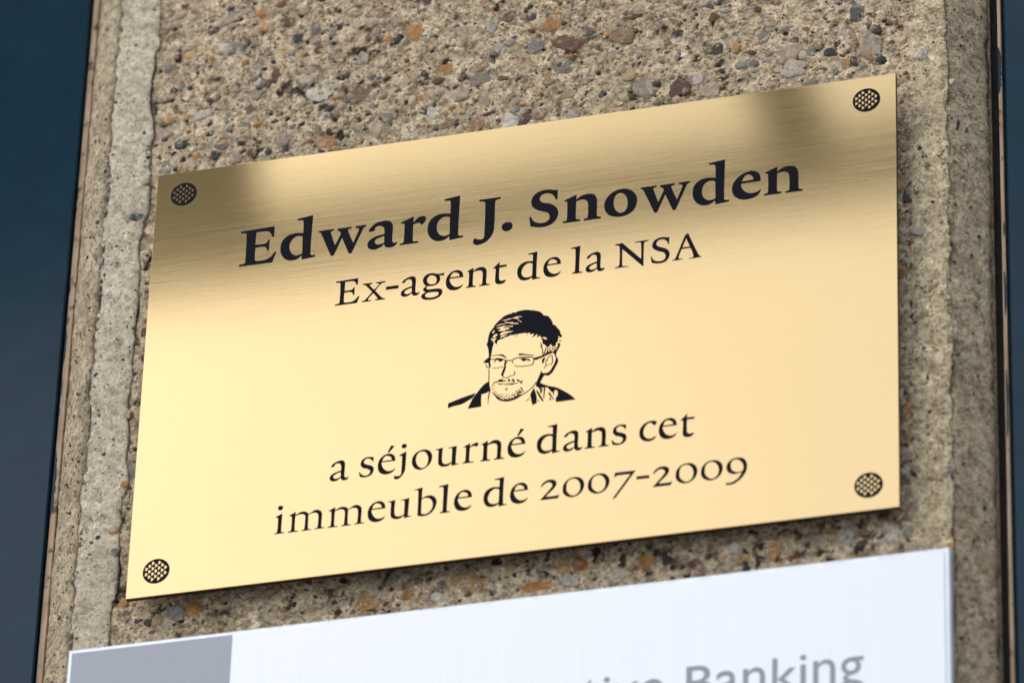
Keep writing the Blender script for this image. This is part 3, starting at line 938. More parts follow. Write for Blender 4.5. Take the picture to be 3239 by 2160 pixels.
def stroke(pts, z):
    """tapering ribbon through (x, y, width)"""
    n = len(pts)
    L, R = [], []
    for i, (x, y, w) in enumerate(pts):
        a = pts[max(0, i - 1)]; b = pts[min(n - 1, i + 1)]
        dx, dy = b[0] - a[0], b[1] - a[1]
        d = math.hypot(dx, dy) or 1
        nx, ny = -dy / d * w / 2, dx / d * w / 2
        L.append((x + nx, y + ny, z)); R.append((x - nx, y - ny, z))
    f = [(n + i, n + i + 1, i + 1, i) for i in range(n - 1)]
    return L + R, f

def pairs(a): return [(a[i] / 100, a[i + 1] / 100) for i in range(0, len(a), 2)]
def trips(a): return [(a[i] / 100, a[i + 1] / 100, a[i + 2] / 100) for i in range(0, len(a), 3)]

GLYPHS = {'BE':[[-831,871,558,917,553,422,467,435,459,472,449,508,437,543,420,576,399,611,375,643,347,672,316,697,286,713,252,723,218,729,183,733,90,738,-4,740,-98,740,-192,739,-202,158,-110,152,-17,148,75,146,167,150,193,154,219,162,242,174,262,191,286,220,306,253,322,288,337,325,382,325,366,-216,301,-209,297,-175,291,-141,282,-108,268,-78,250,-50,229,-25,204,-4,175,7,84,19,-8,22,-101,18,-194,12,-196,-121,-196,-254,-195,-388,-189,-520,-187,-541,-181,-561,-171,-579,-159,-596,-147,-606,-132,-613,-116,-618,-99,-620,-22,-624,56,-626,133,-625,210,-619,255,-610,300,-597,344,-580,385,-560,420,-540,453,-516,483,-490,510,-461,538,-424,562,-384,584,-343,605,-301,690,-306,538,-784,-823,-776,-822,-683,-774,-684,-726,-683,-680,-678,-634,-668,-615,-659,-599,-645,-587,-628,-582,-609,-578,-278,-580,54,-588,385,-599,716,-603,730,-610,744,-621,756,-635,762,-681,773,-729,778,-777,780,-825,781]],'Bd':[[-30,1137,604,1218,599,860,591,503,585,145,582,-212,584,-569,586,-594,592,-619,603,-641,621,-656,659,-670,699,-676,741,-676,784,-674,785,-759,230,-811,227,-622,186,-661,143,-697,98,-730,49,-757,3,-774,-45,-783,-94,-788,-143,-791,-185,-791,-227,-789,-268,-783,-307,-769,-363,-741,-416,-708,-466,-668,-509,-624,-554,-564,-592,-500,-623,-432,-647,-361,-663,-288,-672,-212,-674,-136,-669,-61,-660,13,-644,87,-621,158,-587,224,-544,282,-491,333,-432,377,-370,414,-309,439,-245,455,-179,465,-112,471,-55,472,2,467,59,459,116,450,146,445,176,438,205,430,235,421,235,563,233,704,229,845,218,986,214,1004,205,1020,192,1033,177,1041,127,1052,77,1057,25,1059,-26,1058],
[224,248,212,258,200,269,187,278,174,285,146,297,117,308,88,315,58,318,16,316,-26,310,-66,298,-102,279,-147,246,-187,207,-222,164,-250,116,-272,61,-287,2,-296,-58,-299,-118,-297,-176,-290,-234,-276,-292,-258,-347,-236,-393,-209,-437,-178,-477,-142,-513,-109,-537,-72,-556,-33,-571,8,-581,40,-583,72,-581,105,-574,137,-567,163,-559,188,-550,214,-539,238,-527]],'Bw':[[-1048,265,-412,263,-415,189,-441,189,-467,188,-491,184,-515,175,-527,167,-536,155,-542,141,-542,127,-496,-34,-446,-193,-392,-352,-336,-510,-124,-4,-132,26,-142,55,-154,82,-171,107,-192,127,-217,142,-244,155,-271,167,-269,256,300,264,301,171,275,175,248,176,223,175,198,169,184,160,172,148,165,133,165,118,218,-40,277,-195,341,-349,407,-502,463,-356,518,-209,569,-61,615,89,616,104,611,120,602,134,590,145,561,159,531,170,498,177,466,183,469,257,911,266,908,185,889,183,869,180,851,175,835,166,821,154,809,139,800,123,792,106,681,-165,573,-437,465,-710,358,-983,242,-980,-66,-199,-371,-982,-490,-986,-601,-708,-712,-431,-824,-155,-937,121,-943,135,-949,149,-958,161,-968,171,-985,179,-1003,184,-1021,188,-1041,190]],'Ba':[[-540,292,-529,329,-517,365,-502,400,-481,431,-437,485,-389,537,-337,584,-280,623,-220,651,-157,671,-91,685,-25,695,32,701,89,703,145,699,201,689,247,675,290,654,331,628,366,597,392,562,411,522,425,480,437,437,445,400,449,362,450,325,450,287,449,157,445,28,442,-101,443,-231,445,-265,450,-299,459,-333,472,-364,482,-379,496,-392,513,-400,531,-403,564,-400,596,-392,627,-381,658,-367,653,-397,645,-426,635,-454,621,-480,599,-508,573,-534,544,-557,513,-574,474,-587,434,-594,394,-597,353,-597,319,-595,286,-589,254,-580,223,-566,198,-549,176,-528,156,-505,139,-479,130,-460,124,-439,121,-417,119,-395,91,-427,61,-459,30,-488,-4,-513,-49,-539,-96,-562,-144,-581,-194,-594,-238,-600,-283,-600,-328,-595,-371,-585,-408,-573,-443,-557,-475,-536,-503,-510,-526,-479,-544,-445,-556,-408,-565,-371,-568,-334,-567,-297,-560,-260,-549,-225,-528,-188,-503,-153,-474,-122,-442,-94,-398,-63,-351,-36,-303,-13,-253,7,-198,23,-142,34,-86,44,-29,53,5,59,39,64,74,69,108,73,109,126,109,180,106,233,99,286,93,317,83,348,69,377,52,404,31,427,7,447,-19,463,-48,475,-79,484,-112,489,-145,490,-177,488,-199,484,-219,476,-239,465,-256,452,-266,441,-272,428,-276,414,-280,400,-281,383,-279,366,-278,349,-283,334,-298,313,-317,295,-338,281,-361,272,-404,264,-447,263,-491,265,-535,269],
[109,-24,68,-32,26,-40,-15,-50,-56,-61,-93,-71,-130,-82,-166,-95,-199,-113,-220,-129,-239,-149,-254,-171,-263,-196,-266,-225,-262,-255,-253,-284,-239,-310,-219,-334,-195,-354,-168,-370,-139,-381,-107,-386,-75,-385,-43,-381,-10,-375,22,-368,54,-358,85,-347,117,-335]],'Br':[[-547,305,-47,517,-48,224,-27,252,-5,279,17,306,41,332,70,363,99,393,130,421,165,443,203,458,243,469,284,474,325,473,356,468,387,456,415,440,439,418,452,398,459,374,460,348,459,323,454,285,447,249,434,213,416,181,386,144,350,111,311,80,271,52,268,68,265,84,260,100,252,114,240,131,226,146,210,159,192,168,165,174,136,176,108,174,80,170,47,164,15,154,-16,143,-47,131,-49,-47,-50,-225,-48,-402,-44,-580,-44,-600,-42,-621,-35,-639,-22,-650,30,-665,83,-671,138,-673,194,-672,194,-753,-573,-760,-570,-687,-538,-685,-507,-682,-477,-676,-448,-665,-434,-655,-421,-642,-413,-626,-409,-608,-403,-412,-401,-214,-404,-17,-410,180,-412,195,-417,210,-426,223,-438,232,-462,242,-487,246,-514,248,-541,248]],'BJ':[[-266,1304,601,1308,597,1216,557,1212,518,1206,479,1198,442,1185,423,1175,405,1162,392,1146,386,1127,378,970,379,813,382,655,384,498,384,387,386,277,385,166,382,55,379,-36,374,-127,364,-218,346,-307,326,-371,298,-432,265,-491,227,-546,187,-596,142,-642,94,-684,41,-720,-10,-747,-65,-769,-121,-785,-179,-796,-223,-802,-268,-804,-312,-800,-354,-788,-386,-769,-414,-744,-437,-714,-454,-680,-461,-649,-461,-617,-456,-584,-448,-552,-439,-528,-425,-505,-409,-483,-391,-462,-373,-478,-355,-493,-336,-506,-316,-518,-285,-533,-253,-546,-220,-556,-187,-563,-158,-567,-130,-568,-101,-565,-76,-555,-56,-540,-41,-519,-29,-496,-21,-471,-14,-436,-10,-399,-10,-363,-10,-326,-9,30,-8,386,-11,742,-19,1098,-22,1120,-30,1143,-43,1162,-60,1175,-108,1194,-158,1205,-210,1213,-263,1218]],'Bdot':[[-214,33,-209,66,-200,100,-185,130,-164,154,-125,179,-82,197,-37,208,10,212,52,209,95,198,135,181,170,157,193,133,209,104,219,72,225,38,226,1,222,-36,211,-72,194,-104,166,-137,132,-165,95,-188,54,-204,19,-210,-18,-209,-55,-201,-89,-189,-119,-173,-146,-152,-169,-128,-188,-100,-202,-69,-211,-36,-215,-1]],'BS':[[513,773,515,314,420,318,415,351,408,384,398,416,385,445,361,484,334,520,304,553,270,582,233,605,193,623,152,636,109,644,61,649,12,650,-36,645,-81,630,-119,607,-152,576,-179,540,-199,500,-207,463,-207,425,-199,386,-185,350,-164,316,-137,286,-105,261,-71,240,0,211,74,189,148,168,218,139,280,105,340,67,395,24,445,-26,482,-75,513,-128,536,-186,552,-245,560,-309,560,-374,552,-438,536,-501,513,-565,482,-627,445,-685,400,-737,345,-784,284,-825,219,-858,150,-882,65,-898,-23,-904,-111,-902,-198,-894,-288,-877,-376,-853,-463,-823,-550,-791,-607,-359,-531,-349,-521,-385,-510,-422,-496,-456,-479,-489,-455,-525,-428,-560,-398,-591,-364,-618,-320,-646,-272,-670,-223,-689,-172,-703,-120,-711,-68,-713,-16,-709,34,-698,79,-682,122,-659,160,-630,190,-594,208,-552,216,-506,216,-459,211,-413,200,-374,184,-336,161,-302,134,-272,98,-246,57,-226,15,-209,-27,-191,-92,-164,-158,-138,-222,-111,-284,-77,-334,-44,-381,-7,-425,34,-463,80,-490,120,-512,164,-528,210,-539,258,-544,313,-543,369,-536,424,-523,477,-502,533,-475,587,-441,637,-401,680,-345,723,-283,759,-218,787,-150,807,-71,820,8,823,89,820,168,813,237,800,304,781,372,761,440,748,459,748,477,754,495,763]],'Bn':[[-728,446,-239,653,-243,414,-216,442,-188,470,-159,495,-128,517,-83,543,-37,566,11,585,60,599,119,608,179,613,239,612,298,605,345,596,392,582,435,561,473,533,507,495,535,450,556,402,572,352,584,297,590,241,592,184,593,128,595,-10,593,-149,592,-287,596,-425,597,-444,602,-464,609,-482,622,-495,654,-509,687,-517,723,-521,759,-523,757,-611,73,-615,74,-538,106,-534,138,-530,168,-522,197,-509,211,-498,222,-483,230,-466,233,-449,238,-309,239,-169,236,-29,230,111,227,150,221,190,210,228,195,264,176,291,153,315,126,336,98,353,68,367,36,377,3,383,-30,384,-84,377,-138,366,-191,350,-244,333,-248,144,-252,-44,-252,-233,-248,-421,-245,-442,-239,-462,-229,-480,-214,-493,-181,-507,-146,-514,-109,-517,-72,-519,-76,-606,-759,-610,-757,-537,-727,-533,-697,-527,-668,-519,-641,-507,-627,-497,-616,-483,-608,-467,-605,-450,-599,-259,-598,-67,-602,125,-608,316,-610,335,-616,354,-625,370,-638,384,-656,393,-677,398,-698,400,-721,400]],'Bo':[[-649,-79,-652,-15,-649,49,-639,113,-623,175,-598,238,-566,300,-528,357,-486,411,-438,461,-385,506,-328,546,-268,579,-201,608,-130,629,-58,644,15,653,79,654,144,649,207,637,268,616,330,587,388,550,442,507,492,459,537,405,578,345,612,282,638,215,655,147,663,77,664,7,659,-64,646,-136,628,-208,602,-278,569,-343,532,-399,488,-450,438,-495,384,-534,326,-567,264,-592,200,-611,134,-624,63,-631,-8,-632,-79,-627,-149,-616,-216,-601,-281,-581,-344,-555,-403,-521,-456,-482,-503,-435,-545,-384,-581,-328,-608,-270,-628,-208,-641,-144],
[-273,46,-272,106,-269,165,-261,224,-246,281,-228,325,-204,367,-174,405,-139,437,-107,456,-71,469,-34,474,2,470,48,454,91,430,129,400,162,364,196,315,223,261,244,204,261,146,274,82,282,17,284,-49,282,-115,275,-174,264,-233,247,-290,223,-344,200,-377,170,-405,136,-428,99,-446,68,-455,36,-458,3,-454,-27,-444,-69,-421,-107,-391,-141,-357,-171,-319,-199,-274,-221,-225,-239,-174,-254,-122,-263,-81,-270,-39,-273,4]],'Be':[[502,195,502,242,502,288,500,334,494,380,486,425,476,470,462,514,440,554,412,589,377,620,339,646,299,668,255,688,208,703,160,713,112,716,48,713,-16,703,-78,686,-138,664,-205,632,-269,594,-330,550,-386,502,-441,447,-491,387,-535,323,-572,256,-598,188,-616,117,-627,45,-632,-28,-629,-87,-620,-145,-604,-201,-583,-256,-555,-308,-522,-357,-484,-402,-441,-443,-391,-481,-338,-513,-281,-540,-222,-561,-161,-575,-99,-581,-36,-582,27,-578,91,-571,154,-560,216,-542,275,-519,324,-493,369,-461,410,-423,446,-381,473,-334,494,-283,509,-229,522,-174,493,-200,463,-224,432,-246,398,-264,354,-283,307,-298,260,-309,212,-315,164,-316,117,-313,70,-305,25,-289,-23,-265,-68,-234,-109,-199,-147,-160,-180,-119,-208,-74,-232,-27,-251,22,-262,59,-267,98,-268,138,-268,178],
[-244,277,-230,312,-216,347,-200,381,-183,414,-163,450,-143,486,-119,519,-90,546,-62,560,-30,567,3,568,35,563,66,552,94,535,120,514,144,491,163,468,179,444,192,417,201,390,206,366,207,341,205,316,202,291]],'E':[[-523,576,386,603,381,299,326,308,320,331,314,354,306,376,296,397,281,421,263,444,244,464,221,481,199,492,174,498,149,502,124,503,58,505,-8,505,-74,502,-140,499,-146,97,-82,92,-17,89,47,90,111,95,133,100,153,110,172,123,189,138,200,152,208,168,213,185,218,203,263,200,257,-158,209,-151,205,-128,200,-105,193,-83,182,-63,169,-42,154,-23,136,-7,115,2,49,11,-17,14,-84,11,-152,6,-155,-95,-158,-195,-158,-296,-155,-396,-152,-411,-146,-425,-138,-437,-127,-448,-115,-454,-101,-458,-86,-459,-72,-460,-11,-461,49,-463,109,-461,169,-452,207,-440,243,-422,277,-400,309,-374,338,-345,364,-313,387,-279,409,-243,476,-246,381,-542,-517,-543,-516,-488,-485,-487,-453,-484,-422,-479,-392,-470,-372,-462,-352,-450,-337,-436,-330,-417,-322,-199,-321,19,-326,237,-334,455,-337,468,-343,480,-353,490,-365,497,-402,507,-441,514,-481,518,-520,520]],'x':[[-438,411,-59,409,-60,354,-80,355,-100,356,-119,353,-137,347,-146,339,-153,329,-157,317,-154,306,-114,245,-70,187,-23,132,26,77,80,126,132,176,182,228,228,284,231,294,227,306,220,316,210,324,185,336,159,345,131,352,103,358,107,405,470,405,466,347,439,347,412,346,386,343,360,338,343,332,326,325,311,315,298,303,240,236,185,167,132,96,79,25,151,-74,225,-171,302,-265,384,-353,406,-369,431,-377,459,-381,488,-384,490,-435,96,-431,97,-380,117,-381,137,-381,156,-379,174,-373,181,-367,186,-357,188,-347,185,-338,143,-272,97,-208,50,-146,1,-84,-52,-141,-104,-200,-153,-260,-196,-325,-200,-338,-197,-352,-189,-366,-178,-375,-153,-384,-127,-388,-100,-388,-72,-387,-73,-434,-444,-433,-440,-387,-420,-384,-399,-381,-380,-376,-361,-369,-344,-360,-327,-350,-312,-337,-299,-324,-234,-250,-170,-175,-108,-98,-47,-22,-113,64,-179,150,-248,234,-318,316,-331,327,-345,337,-361,344,-377,350,-392,354,-406,355,-421,356,-435,356]],'hy1':[[-257,71,255,74,258,-73,-257,-72]],'a':[[-328,225,-316,255,-302,285,-286,312,-266,336,-235,365,-200,391,-164,413,-126,432,-88,448,-49,459,-9,468,32,474,56,477,81,477,105,474,128,467,152,456,174,441,194,424,211,403,224,379,233,352,238,324,240,296,242,178,238,59,234,-59,234,-178,235,-205,238,-232,244,-258,254,-283,263,-295,275,-306,289,-313,303,-316,332,-313,359,-307,387,-297,414,-285,407,-313,398,-340,386,-366,370,-388,350,-405,327,-417,302,-426,276,-432,252,-435,228,-435,203,-432,180,-425,161,-416,143,-403,128,-388,114,-371,104,-353,97,-333,92,-312,89,-291,62,-321,34,-349,5,-374,-28,-394,-66,-409,-105,-419,-146,-424,-187,-424,-217,-421,-247,-412,-275,-399,-300,-382,-319,-363,-335,-341,-346,-316,-352,-290,-353,-258,-348,-226,-339,-195,-325,-166,-303,-138,-277,-113,-248,-92,-217,-73,-176,-53,-133,-36,-88,-22,-44,-8,-13,1,19,8,50,15,82,20,86,68,89,116,89,163,84,210,79,242,70,273,57,302,38,327,18,342,-7,352,-33,358,-59,360,-80,359,-100,353,-119,345,-138,335,-150,327,-161,318,-170,306,-178,294,-180,283,-179,272,-179,260,-183,251,-192,242,-204,236,-217,232,-230,229,-254,223,-278,219,-303,217,-328,214],
[85,-53,53,-58,21,-64,-10,-72,-41,-81,-70,-93,-98,-106,-125,-121,-151,-138,-167,-151,-182,-167,-195,-184,-202,-203,-204,-223,-201,-243,-194,-263,-183,-279,-165,-295,-143,-306,-119,-314,-95,-318,-71,-317,-47,-312,-23,-304,0,-296,22,-285,44,-274,66,-260,87,-247]],'g':[[79,603,124,589,168,572,212,556,257,543,287,538,317,537,347,538,378,539,511,552,512,442,324,463,335,435,346,407,355,378,360,348,362,316,362,284,357,252,349,222,332,185,312,150,287,117,258,90,223,66,184,47,143,33,101,22,66,18,30,20,-6,23,-42,26,-66,28,-91,32,-115,33,-138,29,-154,20,-168,7,-179,-9,-183,-26,-182,-46,-174,-65,-163,-82,-149,-97,-131,-109,-111,-116,-90,-121,-68,-124,-5,-126,59,-125,123,-124,187,-126,231,-129,276,-132,320,-140,363,-152,392,-166,420,-184,443,-206,461,-233,472,-263,475,-296,473,-329,466,-361,451,-403,432,-443,407,-480,376,-511,331,-543,280,-568,227,-588,173,-601,110,-609,46,-610,-18,-606,-81,-599,-131,-592,-180,-582,-228,-567,-274,-548,-305,-531,-333,-509,-356,-483,-374,-453,-380,-427,-380,-399,-373,-371,-362,-346,-344,-322,-321,-302,-295,-285,-269,-268,-253,-258,-236,-250,-219,-242,-201,-235,-228,-218,-254,-200,-277,-179,-296,-155,-307,-133,-315,-109,-316,-84,-309,-62,-286,-28,-256,1,-222,27,-186,51,-215,74,-241,99,-266,125,-286,154,-305,190,-320,228,-331,267,-337,308,-338,344,-336,381,-328,417,-314,450,-290,488,-261,522,-228,553,-191,578,-154,595,-115,606,-74,612,-33,616,-5,617,23,614,51,609],
[-171,301,-171,337,-166,374,-155,410,-138,442,-117,468,-91,490,-61,507,-29,517,4,519,37,513,70,502,100,486,130,464,158,437,182,406,200,372,213,332,220,290,221,248,215,206,206,176,191,149,171,125,146,107,116,95,84,90,51,91,19,97,-17,107,-52,121,-84,140,-111,164,-134,194,-152,227,-164,264],
[-224,-366,-217,-344,-205,-323,-191,-305,-173,-290,-148,-278,-120,-270,-91,-265,-63,-263,-7,-262,49,-263,105,-266,160,-271,194,-274,227,-277,259,-284,289,-298,305,-313,317,-332,324,-354,323,-376,313,-405,296,-433,274,-456,248,-474,207,-491,164,-501,119,-507,74,-510,26,-510,-23,-508,-70,-502,-117,-492,-143,-482,-168,-468,-190,-450,-209,-431,-218,-416,-224,-400,-226,-383]],'e':[[323,153,323,181,323,209,320,236,316,263,307,299,296,334,282,368,263,399,239,427,212,452,181,473,148,490,118,501,86,508,53,511,20,509,-29,501,-78,489,-125,471,-168,447,-214,410,-256,367,-292,320,-321,269,-345,210,-361,148,-371,85,-375,21,-374,-36,-367,-93,-354,-149,-335,-203,-314,-245,-287,-284,-255,-319,-219,-349,-178,-371,-134,-387,-88,-398,-42,-404,2,-406,46,-403,90,-396,132,-383,171,-368,207,-348,241,-323,272,-295,293,-267,310,-235,323,-201,334,-166,311,-186,288,-205,264,-222,238,-235,204,-249,169,-260,133,-267,96,-269,63,-266,29,-259,-3,-247,-32,-231,-66,-205,-97,-174,-124,-140,-148,-104,-170,-63,-189,-19,-205,25,-218,71,-222,90,-223,110,-223,131,-221,151],
[-198,206,-192,235,-185,264,-176,292,-164,318,-149,344,-132,370,-112,392,-87,409,-61,417,-32,417,-4,413,24,406,51,396,76,383,100,367,122,348,136,330,148,311,158,290,166,268,169,255,170,241,169,227,168,213]],'n':[[-437,319,-178,459,-176,305,-155,326,-132,346,-109,365,-84,382,-50,401,-16,418,20,432,57,441,97,445,138,444,178,439,216,428,248,412,277,391,303,366,324,338,340,307,351,274,357,240,360,205,363,79,360,-46,356,-172,358,-298,360,-316,365,-335,373,-351,385,-364,409,-376,435,-382,463,-386,491,-387,489,-434,77,-434,79,-387,102,-385,124,-382,145,-376,164,-367,176,-356,185,-342,191,-326,194,-309,200,-198,203,-86,203,26,201,138,199,163,195,188,187,211,175,233,159,252,139,269,117,283,94,293,67,300,39,302,11,302,-17,299,-59,290,-100,279,-141,265,-181,251,-184,109,-185,-32,-185,-173,-180,-315,-178,-331,-173,-348,-165,-363,-153,-373,-129,-384,-103,-390,-76,-392,-48,-393,-49,-440,-462,-436,-457,-389,-435,-387,-414,-384,-394,-379,-375,-369,-366,-359,-360,-346,-356,-332,-355,-317,-350,-178,-347,-39,-346,100,-349,240,-351,253,-356,266,-363,278,-373,287,-387,295,-403,300,-420,303,-437,304]],'t':[[-3,659,-1,486,288,483,284,392,-4,385,-5,272,-6,159,-5,45,-2,-68,-1,-96,2,-125,7,-153,17,-180,29,-197,45,-213,63,-225,82,-233,105,-238,129,-238,153,-236,177,-233,203,-230,229,-225,255,-219,281,-212,275,-238,267,-262,257,-285,243,-305,219,-327,193,-346,164,-361,134,-372,95,-380,56,-384,16,-383,-24,-377,-51,-370,-76,-358,-100,-342,-120,-323,-137,-301,-149,-277,-158,-252,-162,-225,-163,-87,-158,51,-152,189,-151,327,-153,339,-157,350,-165,360,-174,367,-198,376,-222,381,-248,384,-273,386,-245,409,-216,432,-189,457,-162,482,-121,525,-81,569,-42,613]],'d':[[-35,678,340,726,332,446,328,235,325,24,325,-187,328,-398,329,-416,334,-434,342,-450,355,-460,384,-470,416,-473,448,-472,481,-469,479,-508,162,-551,155,-434,125,-456,94,-477,62,-495,28,-509,-18,-522,-66,-531,-113,-534,-161,-531,-204,-521,-246,-505,-286,-483,-321,-456,-353,-421,-380,-382,-403,-340,-420,-295,-434,-246,-442,-195,-446,-143,-445,-91,-442,-37,-435,18,-422,71,-401,121,-371,167,-335,210,-293,248,-248,280,-204,301,-157,315,-108,325,-59,331,-20,333,20,330,60,324,99,318,114,315,128,310,142,304,157,298,162,369,165,440,167,511,164,582,161,593,155,605,146,613,135,619,94,628,52,633,9,636,-33,637],
[160,188,138,204,117,219,94,231,70,238,38,244,5,245,-27,242,-57,232,-97,208,-134,179,-167,145,-195,107,-221,64,-242,17,-258,-32,-269,-82,-274,-123,-274,-165,-268,-207,-257,-247,-242,-283,-220,-316,-195,-345,-165,-370,-137,-387,-105,-397,-71,-404,-38,-408,-10,-409,17,-407,45,-402,72,-396,94,-389,115,-379,136,-369,156,-357]],'l':[[-227,710,144,762,133,545,126,316,120,88,117,-141,117,-370,119,-386,123,-403,132,-418,144,-428,168,-438,193,-443,220,-444,248,-444,246,-491,-163,-490,-158,-437,-137,-437,-116,-436,-97,-432,-80,-423,-68,-412,-60,-398,-55,-382,-53,-366,-47,-122,-45,122,-46,366,-51,609,-54,624,-61,637,-71,648,-84,655,-117,663,-152,666,-187,666,-223,665]],'N':[[-592,488,-297,508,457,-327,456,-149,454,29,449,206,438,384,435,401,426,417,415,429,400,437,352,446,304,449,255,448,206,445,208,492,734,498,728,456,694,451,659,446,626,438,594,425,580,416,569,403,561,389,558,373,552,111,551,-152,553,-414,557,-676,503,-653,-295,235,-296,55,-296,-125,-294,-306,-287,-485,-285,-505,-281,-525,-272,-541,-258,-552,-205,-565,-150,-571,-95,-572,-39,-571,-41,-610,-579,-604,-574,-558,-542,-558,-511,-556,-481,-551,-452,-540,-435,-529,-421,-513,-411,-494,-406,-475,-399,-273,-396,-71,-398,131,-407,332,-411,355,-422,376,-437,394,-455,409,-487,424,-520,435,-555,442,-591,448]],'S':[[336,546,328,235,272,243,270,267,268,290,263,312,255,333,237,363,216,391,192,416,166,438,137,455,106,469,73,478,40,483,3,483,-34,480,-69,470,-100,453,-128,428,-150,398,-166,363,-176,327,-178,297,-172,267,-160,238,-143,213,-120,190,-93,172,-63,156,-33,141,14,120,62,101,110,81,156,58,195,34,233,8,268,-21,298,-55,320,-90,338,-128,350,-168,356,-209,357,-263,351,-318,339,-371,319,-420,290,-468,254,-511,212,-548,165,-578,114,-597,60,-606,3,-609,-52,-610,-96,-608,-139,-602,-182,-593,-224,-583,-256,-575,-288,-565,-319,-554,-350,-543,-392,-264,-339,-258,-335,-285,-330,-311,-323,-336,-312,-360,-295,-388,-275,-414,-252,-437,-226,-456,-193,-474,-158,-488,-122,-497,-85,-503,-42,-508,2,-510,45,-506,86,-493,119,-474,147,-447,170,-416,187,-382,196,-351,197,-319,193,-286,185,-255,173,-222,157,-189,137,-160,112,-135,72,-109,28,-90,-17,-73,-61,-54,-106,-32,-151,-9,-194,16,-234,45,-264,72,-291,101,-313,134,-330,169,-339,204,-342,241,-339,278,-333,315,-321,356,-305,397,-284,434,-257,467,-216,500,-170,527,-121,549,-71,565,-25,574,22,577,70,576,117,573,152,566,187,555,222,544,258,536,277,536,297,538,316,541]],'AA':[[92,857,196,584,302,311,413,41,532,-226,546,-245,566,-258,590,-268,616,-275,614,-318,151,-331,153,-288,187,-289,221,-289,253,-285,284,-275,297,-265,306,-249,311,-231,311,-214,288,-118,260,-24,228,69,194,162,-158,158,-190,73,-220,-12,-248,-99,-271,-186,-274,-206,-273,-226,-267,-244,-255,-258,-224,-271,-191,-277,-156,-279,-121,-278,-123,-321,-522,-322,-516,-286,-494,-282,-472,-277,-451,-270,-432,-259,-419,-248,-408,-233,-400,-217,-393,-200,-300,45,-210,291,-120,538,-32,785,-15,797,2,808,19,819,36,829,50,837,64,844,78,851],
[14,622,159,229,-134,231]],'s':[[252,400,248,200,207,206,200,226,191,247,180,265,166,282,141,305,114,327,84,345,53,357,25,363,-3,364,-31,359,-57,348,-80,330,-99,307,-114,280,-125,252,-129,229,-128,205,-122,182,-111,162,-91,141,-67,123,-41,109,-14,96,26,80,67,69,107,56,146,38,180,18,212,-6,240,-33,260,-65,273,-108,278,-153,276,-198,268,-242,255,-283,235,-322,211,-357,181,-388,143,-414,101,-433,56,-448,11,-459,-24,-465,-59,-467,-95,-465,-130,-461,-167,-453,-203,-441,-238,-428,-273,-413,-311,-215,-267,-214,-253,-242,-237,-269,-220,-295,-199,-318,-174,-338,-147,-355,-117,-369,-87,-379,-55,-386,-23,-390,9,-388,39,-379,68,-360,92,-335,112,-306,128,-275,135,-254,137,-231,133,-208,125,-187,105,-161,81,-139,55,-120,27,-103,-12,-87,-54,-75,-95,-63,-133,-46,-164,-25,-194,-1,-220,27,-241,57,-253,82,-261,109,-263,137,-262,165,-257,206,-248,245,-233,283,-212,317,-181,350,-144,378,-103,401,-60,419,-22,428,17,430,57,428,97,425,121,422,145,416,168,410,192,405,207,403,222,402,237,401]],'acute':[[12,156,155,115,-47,-146,-120,-125]],'j':[[-36,689,234,827,234,649,233,471,230,293,225,115,223,71,219,28,212,-15,201,-57,184,-100,164,-142,140,-182,114,-220,88,-255,60,-288,29,-318,-6,-344,-34,-357,-65,-365,-98,-369,-130,-369,-149,-365,-168,-358,-186,-348,-200,-334,-210,-318,-216,-300,-218,-281,-219,-262,-216,-243,-210,-224,-202,-206,-194,-188,-180,-198,-166,-208,-151,-215,-136,-221,-109,-227,-81,-231,-53,-232,-26,-229,-4,-222,18,-210,37,-195,50,-176,61,-144,65,-109,66,-74,66,-38,70,122,73,282,73,443,71,603,69,618,65,632,57,644,47,652,27,656,7,655,-14,649,-35,643],
[35,1073,39,1096,46,1119,57,1139,73,1156,94,1167,118,1172,143,1172,166,1167,190,1158,212,1144,229,1125,241,1104,245,1077,243,1050,235,1024,220,1001,201,986,178,977,153,973,127,972,108,973,89,978,72,987,57,999,46,1015,39,1034,35,1053]],'o':[[-390,-60,-389,2,-384,63,-373,124,-353,181,-322,235,-284,286,-239,331,-188,369,-135,397,-77,418,-17,432,44,438,97,437,150,428,201,412,249,388,289,358,325,322,355,281,380,236,397,189,408,140,413,89,412,39,406,-23,394,-84,376,-143,350,-198,314,-252,271,-302,223,-346,170,-383,116,-411,58,-432,-2,-444,-62,-446,-114,-437,-163,-418,-210,-391,-253,-360,-286,-327,-315,-289,-338,-247,-359,-205,-373,-170,-383,-134,-388,-97],
